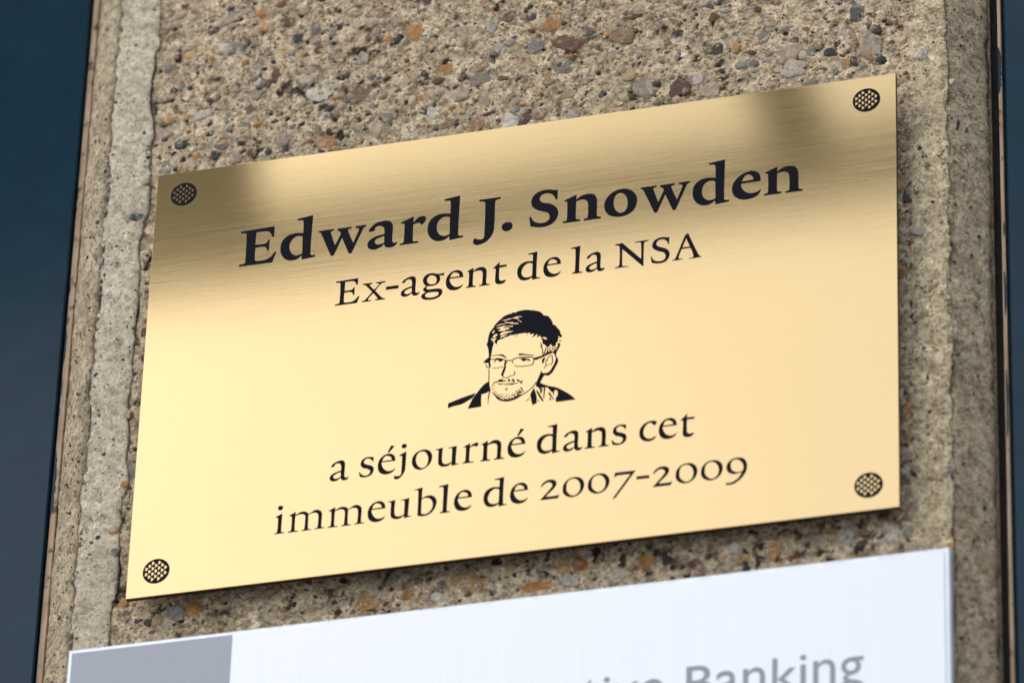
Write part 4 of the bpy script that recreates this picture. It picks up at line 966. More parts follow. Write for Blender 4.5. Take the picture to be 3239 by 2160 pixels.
[-226,-13,-230,35,-229,84,-223,132,-212,179,-198,219,-179,259,-154,294,-124,324,-93,343,-58,354,-21,359,15,358,51,351,85,339,116,321,143,298,174,257,200,212,221,165,237,116,249,68,255,19,257,-30,254,-80,248,-132,237,-185,220,-235,197,-282,174,-312,145,-338,111,-357,75,-370,43,-373,10,-369,-22,-358,-51,-342,-85,-316,-116,-285,-143,-251,-165,-214,-187,-166,-205,-116,-218,-65]],'u':[[-454,456,-159,499,-172,364,-177,268,-180,172,-181,75,-180,-21,-178,-58,-174,-95,-166,-131,-153,-165,-138,-187,-119,-207,-96,-224,-72,-235,-42,-243,-10,-245,22,-243,53,-239,90,-230,126,-217,162,-202,197,-185,201,-42,203,102,204,246,201,389,199,401,195,412,187,422,178,428,147,434,116,437,85,436,53,435,58,469,387,504,379,320,371,137,366,-46,364,-230,365,-244,369,-258,377,-271,387,-278,417,-286,447,-288,478,-288,509,-285,507,-312,207,-362,199,-235,170,-265,140,-293,108,-318,72,-336,27,-349,-20,-357,-67,-359,-114,-356,-152,-349,-190,-336,-225,-319,-257,-297,-283,-272,-305,-242,-321,-210,-330,-175,-338,-38,-337,100,-333,239,-335,376,-338,388,-343,400,-351,409,-362,415,-383,421,-406,423,-429,423,-452,421]],'r':[[-301,219,-25,348,-29,191,-7,218,17,245,42,269,70,289,102,308,136,323,172,334,208,340,234,340,260,335,284,325,303,309,311,292,311,272,305,251,296,233,276,207,253,185,227,164,200,145,196,159,192,172,186,182,176,190,156,199,133,204,111,205,89,203,57,194,27,181,-2,166,-31,149,-36,9,-41,-131,-42,-270,-40,-410,-37,-426,-31,-442,-22,-455,-10,-463,26,-475,63,-481,102,-483,140,-484,139,-526,-315,-522,-311,-477,-290,-475,-269,-472,-249,-466,-231,-457,-220,-448,-210,-436,-204,-423,-201,-409,-194,-269,-189,-129,-188,11,-190,150,-192,163,-197,175,-206,186,-216,193,-236,199,-257,200,-279,200,-301,197]],'c':[[294,340,296,323,295,306,291,290,283,275,262,251,239,229,213,210,186,191,177,209,168,227,157,244,145,260,128,280,111,301,91,318,68,330,41,336,13,337,-15,332,-39,321,-76,292,-108,259,-136,221,-160,181,-182,133,-199,83,-211,32,-217,-20,-217,-66,-212,-112,-200,-157,-184,-199,-163,-236,-137,-270,-108,-300,-74,-326,-46,-341,-16,-351,16,-356,49,-357,80,-354,111,-347,141,-337,170,-326,202,-312,232,-295,262,-278,292,-259,280,-292,268,-323,252,-353,232,-380,206,-405,177,-426,145,-443,111,-456,70,-467,28,-474,-15,-475,-57,-471,-102,-461,-145,-446,-187,-427,-226,-402,-261,-373,-293,-340,-320,-304,-342,-264,-359,-217,-369,-168,-374,-118,-376,-68,-374,-20,-369,28,-359,75,-342,119,-316,172,-285,222,-249,268,-208,310,-164,343,-115,371,-63,394,-10,411,35,419,81,420,127,417,174,413,198,409,221,403,244,394,266,382,276,374,285,364,291,352]],'i':[[-149,440,118,564,113,373,109,181,107,-10,109,-202,111,-219,117,-236,125,-250,138,-262,161,-272,186,-278,212,-281,239,-282,241,-317,-170,-324,-170,-283,-147,-282,-125,-280,-105,-275,-85,-266,-73,-255,-63,-241,-57,-225,-54,-208,-47,-70,-43,67,-43,205,-46,342,-49,357,-54,372,-63,384,-74,395,-90,404,-107,409,-126,413,-145,415],
[-72,825,-70,846,-64,867,-53,886,-39,901,-17,911,7,917,32,917,55,912,80,903,103,889,122,871,134,849,138,825,134,800,124,776,111,754,96,737,78,723,57,713,35,709,13,710,-9,716,-29,726,-46,741,-59,759,-67,780,-72,802]],'m':[[-708,298,-441,429,-448,270,-423,293,-398,315,-371,335,-343,353,-310,370,-275,385,-240,397,-204,404,-168,405,-132,402,-96,395,-61,384,-34,372,-9,357,14,339,36,319,47,306,56,293,64,277,71,262,101,282,131,302,161,321,193,339,226,360,259,380,294,397,331,408,366,411,403,409,439,401,473,389,505,372,534,351,560,326,581,297,596,264,604,228,608,191,610,154,610,34,606,-86,602,-206,603,-326,605,-345,611,-364,621,-380,634,-393,659,-404,685,-410,713,-413,742,-414,740,-445,327,-449,331,-411,354,-410,377,-408,398,-404,418,-395,431,-385,442,-372,449,-357,453,-340,461,-221,465,-101,465,19,460,139,456,167,447,194,434,220,417,243,401,258,381,270,359,279,337,285,306,290,274,291,242,289,211,285,174,275,139,262,104,247,69,231,68,87,68,-56,71,-199,77,-342,79,-360,84,-377,92,-393,105,-405,131,-416,159,-423,189,-426,219,-427,217,-458,-187,-459,-183,-422,-161,-421,-139,-419,-118,-414,-99,-405,-88,-395,-79,-383,-73,-368,-70,-353,-63,-230,-58,-107,-57,16,-58,140,-60,164,-65,187,-73,210,-85,231,-101,249,-121,265,-143,278,-166,287,-197,294,-229,298,-261,297,-292,294,-334,284,-374,271,-414,256,-453,239,-458,94,-461,-50,-461,-195,-457,-339,-455,-358,-449,-376,-439,-391,-426,-403,-398,-415,-368,-421,-337,-425,-305,-426,-307,-457,-725,-456,-720,-415,-698,-413,-675,-410,-654,-405,-633,-396,-621,-386,-610,-374,-602,-360,-598,-345,-592,-207,-590,-70,-591,68,-596,206,-599,221,-606,236,-615,249,-627,259,-645,268,-665,273,-686,275,-707,277]],'b':[[-479,594,-151,647,-169,165,-134,188,-98,210,-62,228,-23,242,23,254,70,261,117,263,163,259,207,248,249,230,288,207,322,178,356,137,385,91,408,42,422,-10,427,-65,424,-122,414,-178,400,-232,379,-293,353,-352,322,-408,284,-459,238,-505,187,-544,131,-577,72,-604,24,-618,-26,-624,-78,-624,-129,-622,-177,-615,-224,-604,-270,-591,-317,-575,-315,-306,-314,-36,-317,234,-323,503,-325,517,-331,530,-341,542,-353,549,-382,557,-412,561,-443,563,-475,562],
[-170,117,-145,131,-120,144,-94,155,-66,161,-31,165,5,166,40,162,74,153,111,135,145,113,176,86,202,55,228,13,249,-32,264,-79,271,-128,272,-184,266,-241,253,-296,233,-348,208,-394,177,-435,141,-472,100,-504,64,-521,26,-531,-14,-535,-54,-535,-85,-530,-114,-520,-143,-506,-171,-491]],'2':[[-367,17,-366,50,-364,82,-357,113,-346,142,-326,178,-301,211,-273,241,-242,267,-203,291,-162,311,-119,327,-75,337,-32,342,11,341,54,335,95,324,131,310,165,291,196,267,220,237,235,205,243,169,244,132,239,96,228,57,211,20,190,-16,166,-49,128,-94,87,-135,44,-176,2,-217,-40,-260,-81,-304,-122,-348,-163,-391,-67,-394,29,-396,125,-397,221,-396,241,-394,260,-391,279,-385,298,-379,316,-370,333,-360,350,-348,367,-336,317,-519,-389,-519,-283,-399,-177,-278,-73,-156,27,-30,46,-4,63,23,74,53,80,84,78,111,69,138,55,162,37,183,14,201,-13,214,-42,223,-72,226,-108,223,-144,214,-178,201,-209,182,-253,146,-293,106,-331,62]],'0':[[-405,-44,-403,12,-398,69,-387,124,-368,176,-334,234,-294,288,-248,337,-195,377,-138,406,-77,425,-14,436,50,440,106,437,162,426,216,408,266,382,307,352,343,314,374,271,398,226,417,175,430,122,435,67,434,13,425,-47,409,-107,386,-164,356,-218,320,-267,277,-312,229,-351,177,-383,119,-407,58,-423,-5,-430,-67,-429,-121,-418,-173,-397,-222,-370,-269,-339,-303,-311,-333,-278,-359,-242,-379,-203,-393,-165,-401,-125,-405,-85],
[-256,5,-255,56,-254,108,-248,160,-236,209,-222,246,-202,280,-177,311,-147,336,-113,355,-75,367,-35,373,5,373,43,367,80,354,114,336,145,313,177,280,204,242,227,202,246,160,262,117,273,73,280,28,281,-17,277,-69,269,-121,254,-171,234,-218,211,-255,183,-288,150,-317,114,-340,82,-353,47,-361,11,-362,-23,-355,-63,-337,-99,-312,-133,-282,-164,-250,-188,-220,-210,-188,-229,-154,-244,-118,-252,-88,-255,-58,-256,-26]],'7':[[-161,480,637,473,464,223,292,-27,119,-276,-55,-525,-72,-550,-89,-575,-107,-599,-130,-618,-157,-632,-187,-642,-219,-648,-251,-653,432,339,321,343,210,346,99,349,-12,349,-36,348,-61,347,-86,342,-109,335,-131,322,-151,306,-169,288,-187,269,-203,282]],'hy2':[[-250,70,253,59,250,-68,-253,-61]],'9':[[-329,254,-326,301,-318,349,-306,395,-286,437,-252,484,-213,526,-169,563,-121,593,-71,615,-18,629,36,637,91,639,142,637,193,628,242,613,288,591,330,562,368,527,400,486,425,441,446,382,459,321,465,258,466,195,461,135,451,76,435,17,413,-38,380,-102,341,-162,297,-219,249,-273,195,-327,137,-378,75,-424,9,-463,-44,-485,-101,-499,-159,-507,-217,-510,-249,-507,-281,-499,-311,-485,-338,-466,-348,-452,-353,-435,-354,-416,-354,-395,-327,-406,-301,-414,-275,-420,-248,-420,-193,-415,-139,-406,-87,-392,-37,-371,17,-338,68,-299,115,-256,158,-209,192,-163,220,-113,245,-61,268,-8,233,-21,198,-33,163,-43,127,-50,81,-57,36,-62,-10,-64,-55,-59,-99,-48,-142,-32,-183,-10,-221,15,-247,39,-269,67,-288,98,-304,130,-316,160,-324,190,-329,222],
[-164,317,-163,355,-159,394,-149,432,-135,468,-118,496,-97,522,-73,543,-45,558,-12,567,23,570,58,566,91,557,131,538,167,513,200,484,228,451,257,409,282,364,301,317,314,267,320,214,319,161,312,107,304,52,268,37,231,23,194,13,156,8,118,8,79,12,41,21,5,35,-30,55,-64,78,-93,106,-117,138,-137,180,-151,224,-159,270]]}
LINES = [[('BE',-104.93,55.93),
('Bd',-89.76,55.69),
('Bw',-70.58,57.26),
('Ba',-55.02,53.64),
('Br',-41.76,55.66),
('Bd',-29.63,55.5),
('BJ',-13.06,51.39),
('Bdot',-4.09,50.04),
('BS',10.82,56.67),
('Bn',25.99,54.19),
('Bo',41.3,53.96),
('Bw',59.73,57.19),
('Bd',76.64,55.51),
('Be',91.81,53.55),
('Bn',105.79,54.53)],
[('E',-67.55,29.26),
('x',-57.28,28.19),
('hy1',-49.62,28.84),
('a',-42.53,28.02),
('g',-33.91,26.92),
('e',-24.24,27.83),
('n',-15.23,28.44),
('t',-6.52,27.65),
('d',5.12,29.34),
('e',14.83,27.96),
('l',24.28,29.01),
('a',31.52,28.06),
('N',45.42,30.17),
('S',57.68,29.79),
('AA',67.54,27.28)],
[('a',-67.45,-51.87),
('s',-56.24,-51.37),
('e',-48.22,-51.83),
('acute',-47.14,-44.82),
('j',-43.13,-54.94),
('o',-34.55,-51.25),
('u',-24.68,-52.09),
('r',-15.3,-50.11),
('n',-6.83,-51.03),
('e',2.95,-51.46),
('acute',4.05,-44.47),
('d',15.17,-50.18),
('a',24.5,-51.46),
('n',34.03,-51.12),
('s',42.96,-50.98),
('c',54.39,-50.91),
('e',61.91,-51.57),
('t',69.08,-52.06)],
[('i',-90.26,-73.19),
('m',-79.27,-71.87),
('m',-63.56,-71.88),
('e',-51.31,-72.42),
('u',-42.62,-72.68),
('b',-32.13,-70.14),
('l',-24.94,-71.16),
('e',-17.33,-72.1),
('d',-5.06,-70.69),
('e',4.59,-71.98),
('2',16.47,-70.52),
('0',25.38,-71.7),
('0',35.15,-71.49),
('7',43.18,-72.41),
('hy2',52.39,-71.08),
('2',60.04,-70.77),
('0',69.01,-71.68),
('0',78.75,-71.76),
('9',87.74,-73.92)]]
PORTRAIT = {'hair':([[[-127,1012,47,979,103,1003,159,1023,218,1036,307,1045,396,1045,485,1040,560,1028,634,1009,707,988,798,965,889,939,976,905,1023,877,1066,842,1105,803,1138,763,1168,719,1196,674,1249,667,1299,656,1344,634,1389,595,1425,548,1458,498,1490,442,1517,384,1541,324,1553,284,1562,243,1569,201,1600,193,1630,181,1655,164,1696,113,1732,58,1768,3,1797,-36,1826,-75,1849,-116,1860,-153,1865,-191,1874,-228,1898,-281,1926,-332,1956,-383,1873,-424,1777,-331,1811,-433,1775,-499,1790,-609,1722,-617,1700,-756,1586,-811,1530,-703,1473,-669,1451,-773,1351,-769,1238,-635,1185,-627,1161,-462,1104,-318,1061,-215,931,-285,967,-129,736,-264,832,-91,675,-104,625,-7,413,-237,579,-40,453,-6,328,-9,186,-14,44,-172,154,9,15,-42,-49,-15,-94,-69,-88,16,-173,-57,-376,-99,-391,-133,-467,-146,-540,-164,-609,-194,-623,-214,-628,-242,-632,-270,-642,-306,-652,-343,-663,-380,-733,-248,-769,-293,-787,-371,-804,-450,-818,-529,-829,-611,-839,-693,-848,-776,-856,-846,-865,-916,-872,-987,-878,-1034,-883,-1081,-883,-1128,-875,-1202,-863,-1275,-848,-1347,-909,-1392,-970,-1151,-1144,-1133,-1154,-1096,-1124,-1054,-1091,-1014,-1055,-978,-1021,-953,-985,-933,-947,-915,-951,-839,-956,-763,-964,-687,-974,-613,-986,-539,-1002,-466,-1021,-408,-1043,-351,-1068,-295,-1049,-269,-1034,-241,-1023,-212,-1011,-130,-1004,-47,-994,35,-980,106,-963,176,-938,243,-902,300,-860,352,-817,405,-805,419,-793,433,-780,446,-794,480,-753,533,-711,584,-667,635,-637,665,-607,694,-575,722,-453,837,-404,877,-349,901,-293,924,-236,942,-174,954,-111,962,-47,968],
[-543,710,-323,717,-182,743,-10,760,115,799,352,771,258,749,116,763,149,715,228,689,150,668,55,707,-72,733,-165,697,-353,671],
[151,646,321,516,306,497,168,608],
[-415,640,-288,593,-161,566,-4,572,-65,527,178,484,173,438,-64,484,-160,527,-413,572,-319,586],
[-743,451,-631,514,-523,559,-317,525,-348,504,-521,516,-630,474],
[-715,368,-565,414,-440,439,-14,390,-54,342,-218,388,-376,382,-447,346,-311,337,-217,341,-146,280,-252,256,-334,257,-345,201,-623,235,-555,290,-500,336],
[34,160,-116,114,-366,64,-474,16,-544,55,-488,147,-306,174],
[-182,37,-300,-10,-434,-69,-537,-90,-504,-23,-389,18],
[-857,180,-813,278,-747,294,-763,213,-825,157],
[-644,113,-640,86,-640,61,-648,38,-669,17,-697,3,-725,-12,-751,-30,-776,-49,-802,-69,-810,-30,-813,7,-805,43,-786,69,-759,89,-728,104,-701,111,-673,113],
[-875,-33,-820,-66,-841,-113,-769,-106,-727,-37,-669,-85,-729,-162,-758,-248,-792,-268,-814,-171,-881,-129],
[1120,-309,1276,-311,1354,-409,1279,-423,1199,-364]]],
[[1104,-526,16,1116,-653,56,1151,-769,64],
[1150,-729,32,1180,-930,40,1205,-1130,48],
[1250,-1083,48,1292,-911,40,1326,-766,24],
[1352,-1027,32,1385,-889,40,1366,-761,16],
[1434,-967,32,1484,-850,32,1501,-763,12],
[1528,-981,32,1588,-883,36,1570,-791,12],
[1621,-959,32,1681,-861,32,1701,-792,16],
[1839,-562,56,1896,-585,56]]),'face_outline':([[[853,-1193,950,-1176,1046,-1158,1142,-1139,1184,-1128,1225,-1116,1266,-1103,1297,-1072,1387,-960,1436,-1021,1496,-941,1561,-1029,1607,-1011,1729,-904,1787,-734,1755,-693,1832,-651,1887,-730,1875,-771,1862,-810,1846,-849,1819,-905,1790,-960,1763,-1016,1747,-1060,1734,-1106,1726,-1153,1726,-1184,1730,-1214,1738,-1244,1763,-1301,1792,-1357,1814,-1415,1819,-1450,1816,-1486,1808,-1521,1782,-1589,1751,-1656,1719,-1722,1684,-1801,1647,-1880,1601,-1953,1557,-2000,1505,-2040,1448,-2073,1428,-2076,1407,-2071,1386,-2064,1349,-2054,1312,-2042,1276,-2030,1246,-2091,1217,-2152,1187,-2213,1165,-2262,1142,-2312,1120,-2362,1005,-2381,967,-2333,998,-2251,1029,-2170,1059,-2088,1089,-2009,1118,-1930,1146,-1851,1160,-1775,1179,-1796,1162,-1864,1181,-1889,1202,-1911,1226,-1927,1267,-1940,1309,-1946,1352,-1945,1396,-1938,1439,-1924,1475,-1899,1522,-1840,1560,-1772,1594,-1703,1633,-1627,1668,-1549,1697,-1469,1710,-1424,1717,-1377,1715,-1330,1702,-1272,1682,-1216,1658,-1161,1642,-1129,1623,-1100,1603,-1071,1392,-1122,1299,-1172,1114,-1242,944,-1295,865,-1284]],
[[-823,-858,-745,-850,-667,-844,-588,-842,-524,-841,-460,-843,-399,-859,-350,-893,-308,-937,-270,-985,-247,-1018,-228,-1054,-210,-1091,-240,-1065,-270,-1040,-300,-1017,-352,-979,-405,-942,-460,-911,-511,-892,-565,-880,-619,-874,-683,-872,-748,-875,-813,-881]],
[[221,-950,238,-934,256,-922,276,-915,313,-916,350,-922,386,-931,481,-959,575,-988,670,-1016,743,-1034,817,-1051,890,-1066,870,-1074,849,-1080,828,-1082,765,-1073,702,-1060,640,-1047,546,-1028,451,-1010,357,-995,331,-995,305,-999,279,-1005]],
[[-736,-1132,-725,-1102,-711,-1076,-691,-1056,-657,-1041,-620,-1033,-582,-1029,-540,-1025,-498,-1024,-457,-1030,-425,-1041,-396,-1058,-367,-1078,-377,-1103,-389,-1126,-406,-1144,-430,-1158,-456,-1167,-484,-1169,-509,-1163,-533,-1150,-554,-1133,-563,-1112,-568,-1088,-581,-1072,-607,-1068,-635,-1075,-659,-1089,-674,-1110,-683,-1136,-688,-1164]],
[[222,-1189,257,-1175,293,-1161,330,-1152,371,-1145,413,-1142,455,-1145,498,-1156,539,-1173,581,-1189,598,-1190,614,-1190,628,-1195,667,-1231,702,-1270,735,-1311,700,-1304,665,-1296,631,-1285,604,-1269,579,-1249,551,-1238,538,-1243,527,-1257,515,-1268,491,-1276,467,-1281,443,-1279,414,-1268,387,-1252,364,-1232,357,-1212,356,-1189,346,-1176,306,-1171,264,-1177]],
[[-312,-1158,-207,-1184,-229,-1236,-247,-1290,-259,-1344,-258,-1386,-250,-1428,-249,-1470,-261,-1528,-278,-1585,-297,-1642,-311,-1687,-327,-1732,-339,-1778,-344,-1807,-345,-1837,-343,-1866,-337,-1892,-329,-1917,-318,-1941,-349,-1954,-350,-1929,-353,-1904,-361,-1882,-383,-1846,-410,-1813,-439,-1781,-434,-1752,-428,-1723,-420,-1695,-396,-1627,-371,-1560,-348,-1492,-336,-1446,-326,-1400,-321,-1353,-323,-1334,-330,-1315,-339,-1297,-309,-1230]],
[[1172,-1321,1187,-1297,1203,-1275,1224,-1258,1248,-1248,1274,-1245,1301,-1244,1289,-1298,1275,-1352,1259,-1405,1244,-1442,1227,-1477,1209,-1512,1193,-1498,1181,-1482,1173,-1464,1168,-1417,1169,-1369]],
[[-594,-2132,-516,-2148,-437,-2162,-358,-2174,-254,-2186,-149,-2196,-45,-2205,65,-2212,174,-2218,284,-2224,238,-2239,191,-2251,144,-2257,82,-2255,19,-2248,-44,-2240,-106,-2233,-169,-2225,-232,-2217,-300,-2205,-368,-2194,-436,-2194,-440,-2203,-414,-2219,-372,-2239,-415,-2225,-457,-2210,-498,-2192,-531,-2174,-563,-2154]]],
[[-330,-1868,24,-240,-1945,28,-162,-1939,28,-86,-1868,28,23,-1866,28,100,-1842,32,114,-1773,36,80,-1679,36],
[-927,-1436,32,-915,-1694,36,-912,-1962,36],
[-912,-1962,32,-888,-2214,32,-835,-2417,32],
[966,-2305,32,837,-2499,32,686,-2636,32,517,-2747,40],
[1564,-1165,36,1594,-1472,40,1515,-1638,20],
[1549,-1163,28,1441,-1211,28,1381,-1316,28,1323,-1450,28,1336,-1612,32,1252,-1725,24],
[1343,-1620,20,1482,-1573,20],
[1336,-1363,24,1415,-1392,24],
[-262,-2259,12,-136,-2270,12],
[-105,-2274,12,82,-2266,16],
[-851,-2415,40,-904,-2691,40,-916,-3008,12]]),'eyeglasses':([],
[[-1054,-1182,32,-1028,-1303,36,-963,-1374,40,-891,-1363,48],
[-783,-1410,20,-601,-1437,20,-357,-1419,20],
[-887,-1013,28,-708,-1021,32,-614,-1006,32,-425,-1052,40,-313,-1111,32,-265,-1154,32,-108,-1170,36,2,-1179,36],
[6,-1311,32,-1,-1186,36,47,-1121,36,203,-1090,36,516,-1108,40,767,-1137,40,838,-1201,40,841,-1309,36,818,-1476,36,684,-1510,28,372,-1507,28,183,-1480,28,62,-1409,20]]),'beard':([[[-786,-2467,-690,-2545,-560,-2705,-464,-2772,-447,-2828,-304,-2901,-211,-2879,-54,-2920,38,-2862,117,-2891,99,-2818,223,-2800,284,-2756,409,-2774,501,-2734,518,-2761,462,-2792,406,-2823,349,-2854,289,-2888,228,-2922,165,-2951,105,-2971,43,-2986,-20,-2995,-83,-3000,-145,-2999,-208,-2993,-272,-2982,-336,-2965,-396,-2941,-454,-2910,-508,-2873,-556,-2830,-599,-2775,-635,-2714,-671,-2654,-710,-2592,-748,-2529]],
[[-581,-2045,-490,-1970,-364,-1970,-347,-2044,-237,-2042,-251,-2093,-423,-2086,-549,-2068,-674,-2085,-734,-2155,-712,-2062]],
[[-173,-2104,-129,-2004,-60,-1996,-105,-2072,-55,-2075,-79,-2118]],
[[11,-1989,107,-2056,77,-2087,141,-2150,79,-2166,-33,-2089,30,-2080]],
[[170,-2072,280,-2088,345,-2179,406,-2135,461,-2214,361,-2199,426,-2280,364,-2289,314,-2193,219,-2143]],
[[-282,-2419,-225,-2441,-139,-2386,-162,-2450,-214,-2500]]],
[[-818,-2260,24,-798,-2288,24],
[-780,-2177,16,-687,-2154,16],
[-727,-2362,24,-695,-2402,32],
[-677,-2458,24,-660,-2496,24],
[-596,-2558,20,-619,-2608,20],
[-421,-2654,36,-441,-2722,24],
[-326,-2686,20,-316,-2723,20],
[-247,-2715,16,-217,-2701,16],
[-140,-2659,24,-139,-2695,24],
[-169,-2744,20,-198,-2810,28],
[-386,-2783,28,-400,-2817,28],
[-324,-2775,20,-337,-2836,20],
[-119,-2822,28,-56,-2866,32],
[-28,-2764,20,-58,-2795,20],
[48,-2686,28,66,-2760,32],
[127,-2733,40,99,-2818,32],
[185,-2564,32,252,-2716,56],
[262,-2540,32,360,-2696,64],
[281,-2649,40,329,-2709,40],
[368,-2449,40,416,-2491,32,403,-2560,32,484,-2660,16],
[418,-2545,32,452,-2638,32],
[-275,-2817,16,-261,-2784,16],
[5,-2822,24,38,-2862,24],
[-91,-2719,16,-75,-2757,20],
[-756,-2233,20,-767,-2278,20],
[-699,-2259,16,-663,-2236,16],
[-765,-2349,20,-745,-2388,24],
[-636,-2489,20,-609,-2528,24],
[-563,-2616,20,-530,-2667,24],
[-493,-2644,20,-510,-2695,24],
[-464,-2790,24,-418,-2761,16],
[-372,-2714,16,-352,-2763,16],
[-291,-2832,20,-243,-2864,24],
[-215,-2748,16,-177,-2789,20],
[-101,-2895,24,-55,-2884,20],
[-8,-2891,24,45,-2884,24],
[116,-2855,28,177,-2818,24],
[140,-2646,20,164,-2721,28],
[221,-2747,32,289,-2721,32],
[357,-2607,32,407,-2703,32],
[450,-2585,20,485,-2696,28],
[323,-2496,24,371,-2538,24],
[2,-2715,16,16,-2752,20],
[-359,-2645,16,-389,-2666,16],
[-704,-2099,20,-735,-2133,20],
[-637,-2055,24,-581,-2042,28]]),'jacket':([[[-920,-2007,-914,-2070,-907,-2133,-895,-2195,-876,-2273,-853,-2349,-828,-2425,-912,-2442,-947,-2463,-983,-2482,-1020,-2497,-1074,-2511,-1129,-2520,-1185,-2527,-1189,-2591,-1193,-2656,-1194,-2720,-1191,-2839,-1185,-2958,-1179,-3077,-1703,-3101,-1675,-3030,-1647,-2960,-1617,-2890,-1580,-2806,-1543,-2722,-1500,-2641,-1454,-2569,-1403,-2500,-1351,-2432,-1274,-2328,-1196,-2225,-1110,-2129,-1052,-2081,-988,-2042]],
[[-2498,-2764,-1972,-2591,-1428,-2456,-1459,-2513,-1493,-2568,-1532,-2619,-1564,-2647,-1601,-2671,-1639,-2692,-1744,-2753,-1851,-2811,-1962,-2858,-2064,-2880,-2169,-2889,-2274,-2902,-2349,-2920,-2423,-2942,-2497,-2966]],
[[988,-2326,1120,-2355,1221,-2418,1324,-2477,1430,-2531,1545,-2574,1662,-2612,1775,-2659,1906,-2738,2031,-2827,2154,-2919,2231,-2979,2305,-3043,2376,-3110,2431,-3168,2484,-3229,2535,-3291,1776,-3299,1756,-3126,1808,-3081,1844,-2945,1809,-2781,1715,-2749,1686,-2816,1688,-3021,1624,-2842,1561,-2798,1432,-2609,1369,-2576,1337,-2571,1304,-3061,1273,-3057,1281,-2570,1167,-2592,1129,-2690,1106,-2626,1041,-2528,945,-2461]],
[[891,-2542,1005,-2930,1014,-3232,845,-3306,747,-2840]]],
[[998,-2681,56,1113,-2910,80,1261,-3186,64],
[1157,-2811,56,1199,-2640,72],
[1485,-2858,72,1582,-3013,56,1696,-3213,16],
[1531,-3076,40,1553,-3185,56],
[612,-3103,16,710,-2958,16],
[1066,-3116,40,1093,-3172,40],
[745,-3077,24,752,-3106,24]])}

INK = .05                       # thickness of the enamel over the plate, mm
glyph_mesh = {}
def up(v): return (v[0] * .001, -v[2] * .001, v[1] * .001)
for k, cs in GLYPHS.items():
    v, f = [], []
    cc = [pairs(c) for c in cs]
    groups = [[c] for c in cc] if k in ('i', 'j') else [cc]
    for g in groups:
        vv, ff = fill(g, 0)
        b = len(v)
        v += vv
        f += [tuple(b + q for q in t) for t in ff]
    me = bpy.data.meshes.new('letter')
    me.from_pydata([up(p) for p in v], [], f)
    me.materials.append(m_ink)
    me.update()
    glyph_mesh[k] = me
for ln in LINES:
    for k, x, y in ln:
        nm = 'hyphen' if k.startswith('hy') else 'full_stop' if k == 'Bdot' else 'accent' if k == 'acute' else 'digit' if k in '0279' else 'letter'
        o = bpy.data.objects.new(nm, glyph_mesh[k])
        COL.objects.link(o)
        o.parent = plaque
        o.location = Vector(W(x, y, INK)) - pv

parts = {}
step = 0
for nm in ('hair', 'face_outline', 'eyeglasses', 'beard', 'jacket'):
    polys, strokes = PORTRAIT[nm]
    v, f = [], []
    for kind, items in (('p', polys), ('s', strokes)):
        for it in items:
            step += 1
            z = INK + step * .0016
            vv, ff = fill([pairs(c) for c in it], z) if kind == 'p' else stroke(trips(it), z)
            b = len(v)
            v += vv
            f += [tuple(b + q for q in t) for t in ff]
    par = plaque if nm == 'hair' else parts['hair']
    pname = 'portrait' if nm == 'hair' else nm
    o = mesh_obj(pname, [Vector(W(*p)) - pv for p in v], f, m_ink, par)
    parts[nm] = o
parts['hair']['label'] = 'black stencil print of a bearded face wearing glasses'

# corner discs: black enamel rounds pierced by a grid of small triangles
def disc_mesh():
    r = 5.42
    outer = [(r * math.cos(2 * math.pi * i / 40), r * math.sin(2 * math.pi * i / 40)) for i in range(40)]
    loops = [outer]
    for i in range(-4, 5):
        for j in range(-3, 4):
            cx = i * 1.27 - .1
            cy = j * 2.36 + (1.18 if i % 2 else 0) + .1
            t = [(cx - .46, cy + .82), (cx - .50, cy - .84), (cx + .28, cy - .36), (cx + .56, cy + .08), (cx + .24, cy + .52)]
            if max(math.hypot(*q) for q in t) < r - .15:
                loops.append(t)
    v, f = fill(loops, 0)
    me = bpy.data.meshes.new('corner_disc')
    me.from_pydata([up(p) for p in v], [], f)
    me.materials.append(m_ink)
    me.update()
    return me
dm_ = disc_mesh()
for sx in (-1, 1):
    for sy in (-1, 1):
        o = bpy.data.objects.new('corner_disc', dm_)
        COL.objects.link(o)
        o.parent = plaque
        o.location = Vector(W(sx * (PW / 2 - 11.52), sy * (PH / 2 - 10.79), INK)) - pv

# ------------------------------------------------------------------ white company sign below
SX0, SX1, SY0, SY1 = -172.5, 168.1, -330.0, -115.1
PS = W(-2, SY0, -8)
sign = empty('company_sign', PS, 'white brushed metal company sign with a grey block below the brass plaque', 'sign')
sv = Vector(PS)
wbox('rim', (SX0, SX1, SY0, SY1, -7.4, -2.4), m_rim, sign, .6, PS)
wbox('face_plate', (SX0 + 1.7, SX1 - 1.9, SY0 + 2, SY1 - 2.1, -5, -2.05), m_alu, sign, .25, PS)
v, f = box_vf(SX0 + 1.75, -106.8, SY0 + 40, SY1 - 2.0, -2.1, -1.96)
mesh_obj('grey_block', [Vector(W(*p)) - sv for p in v], f, m_grey, sign)

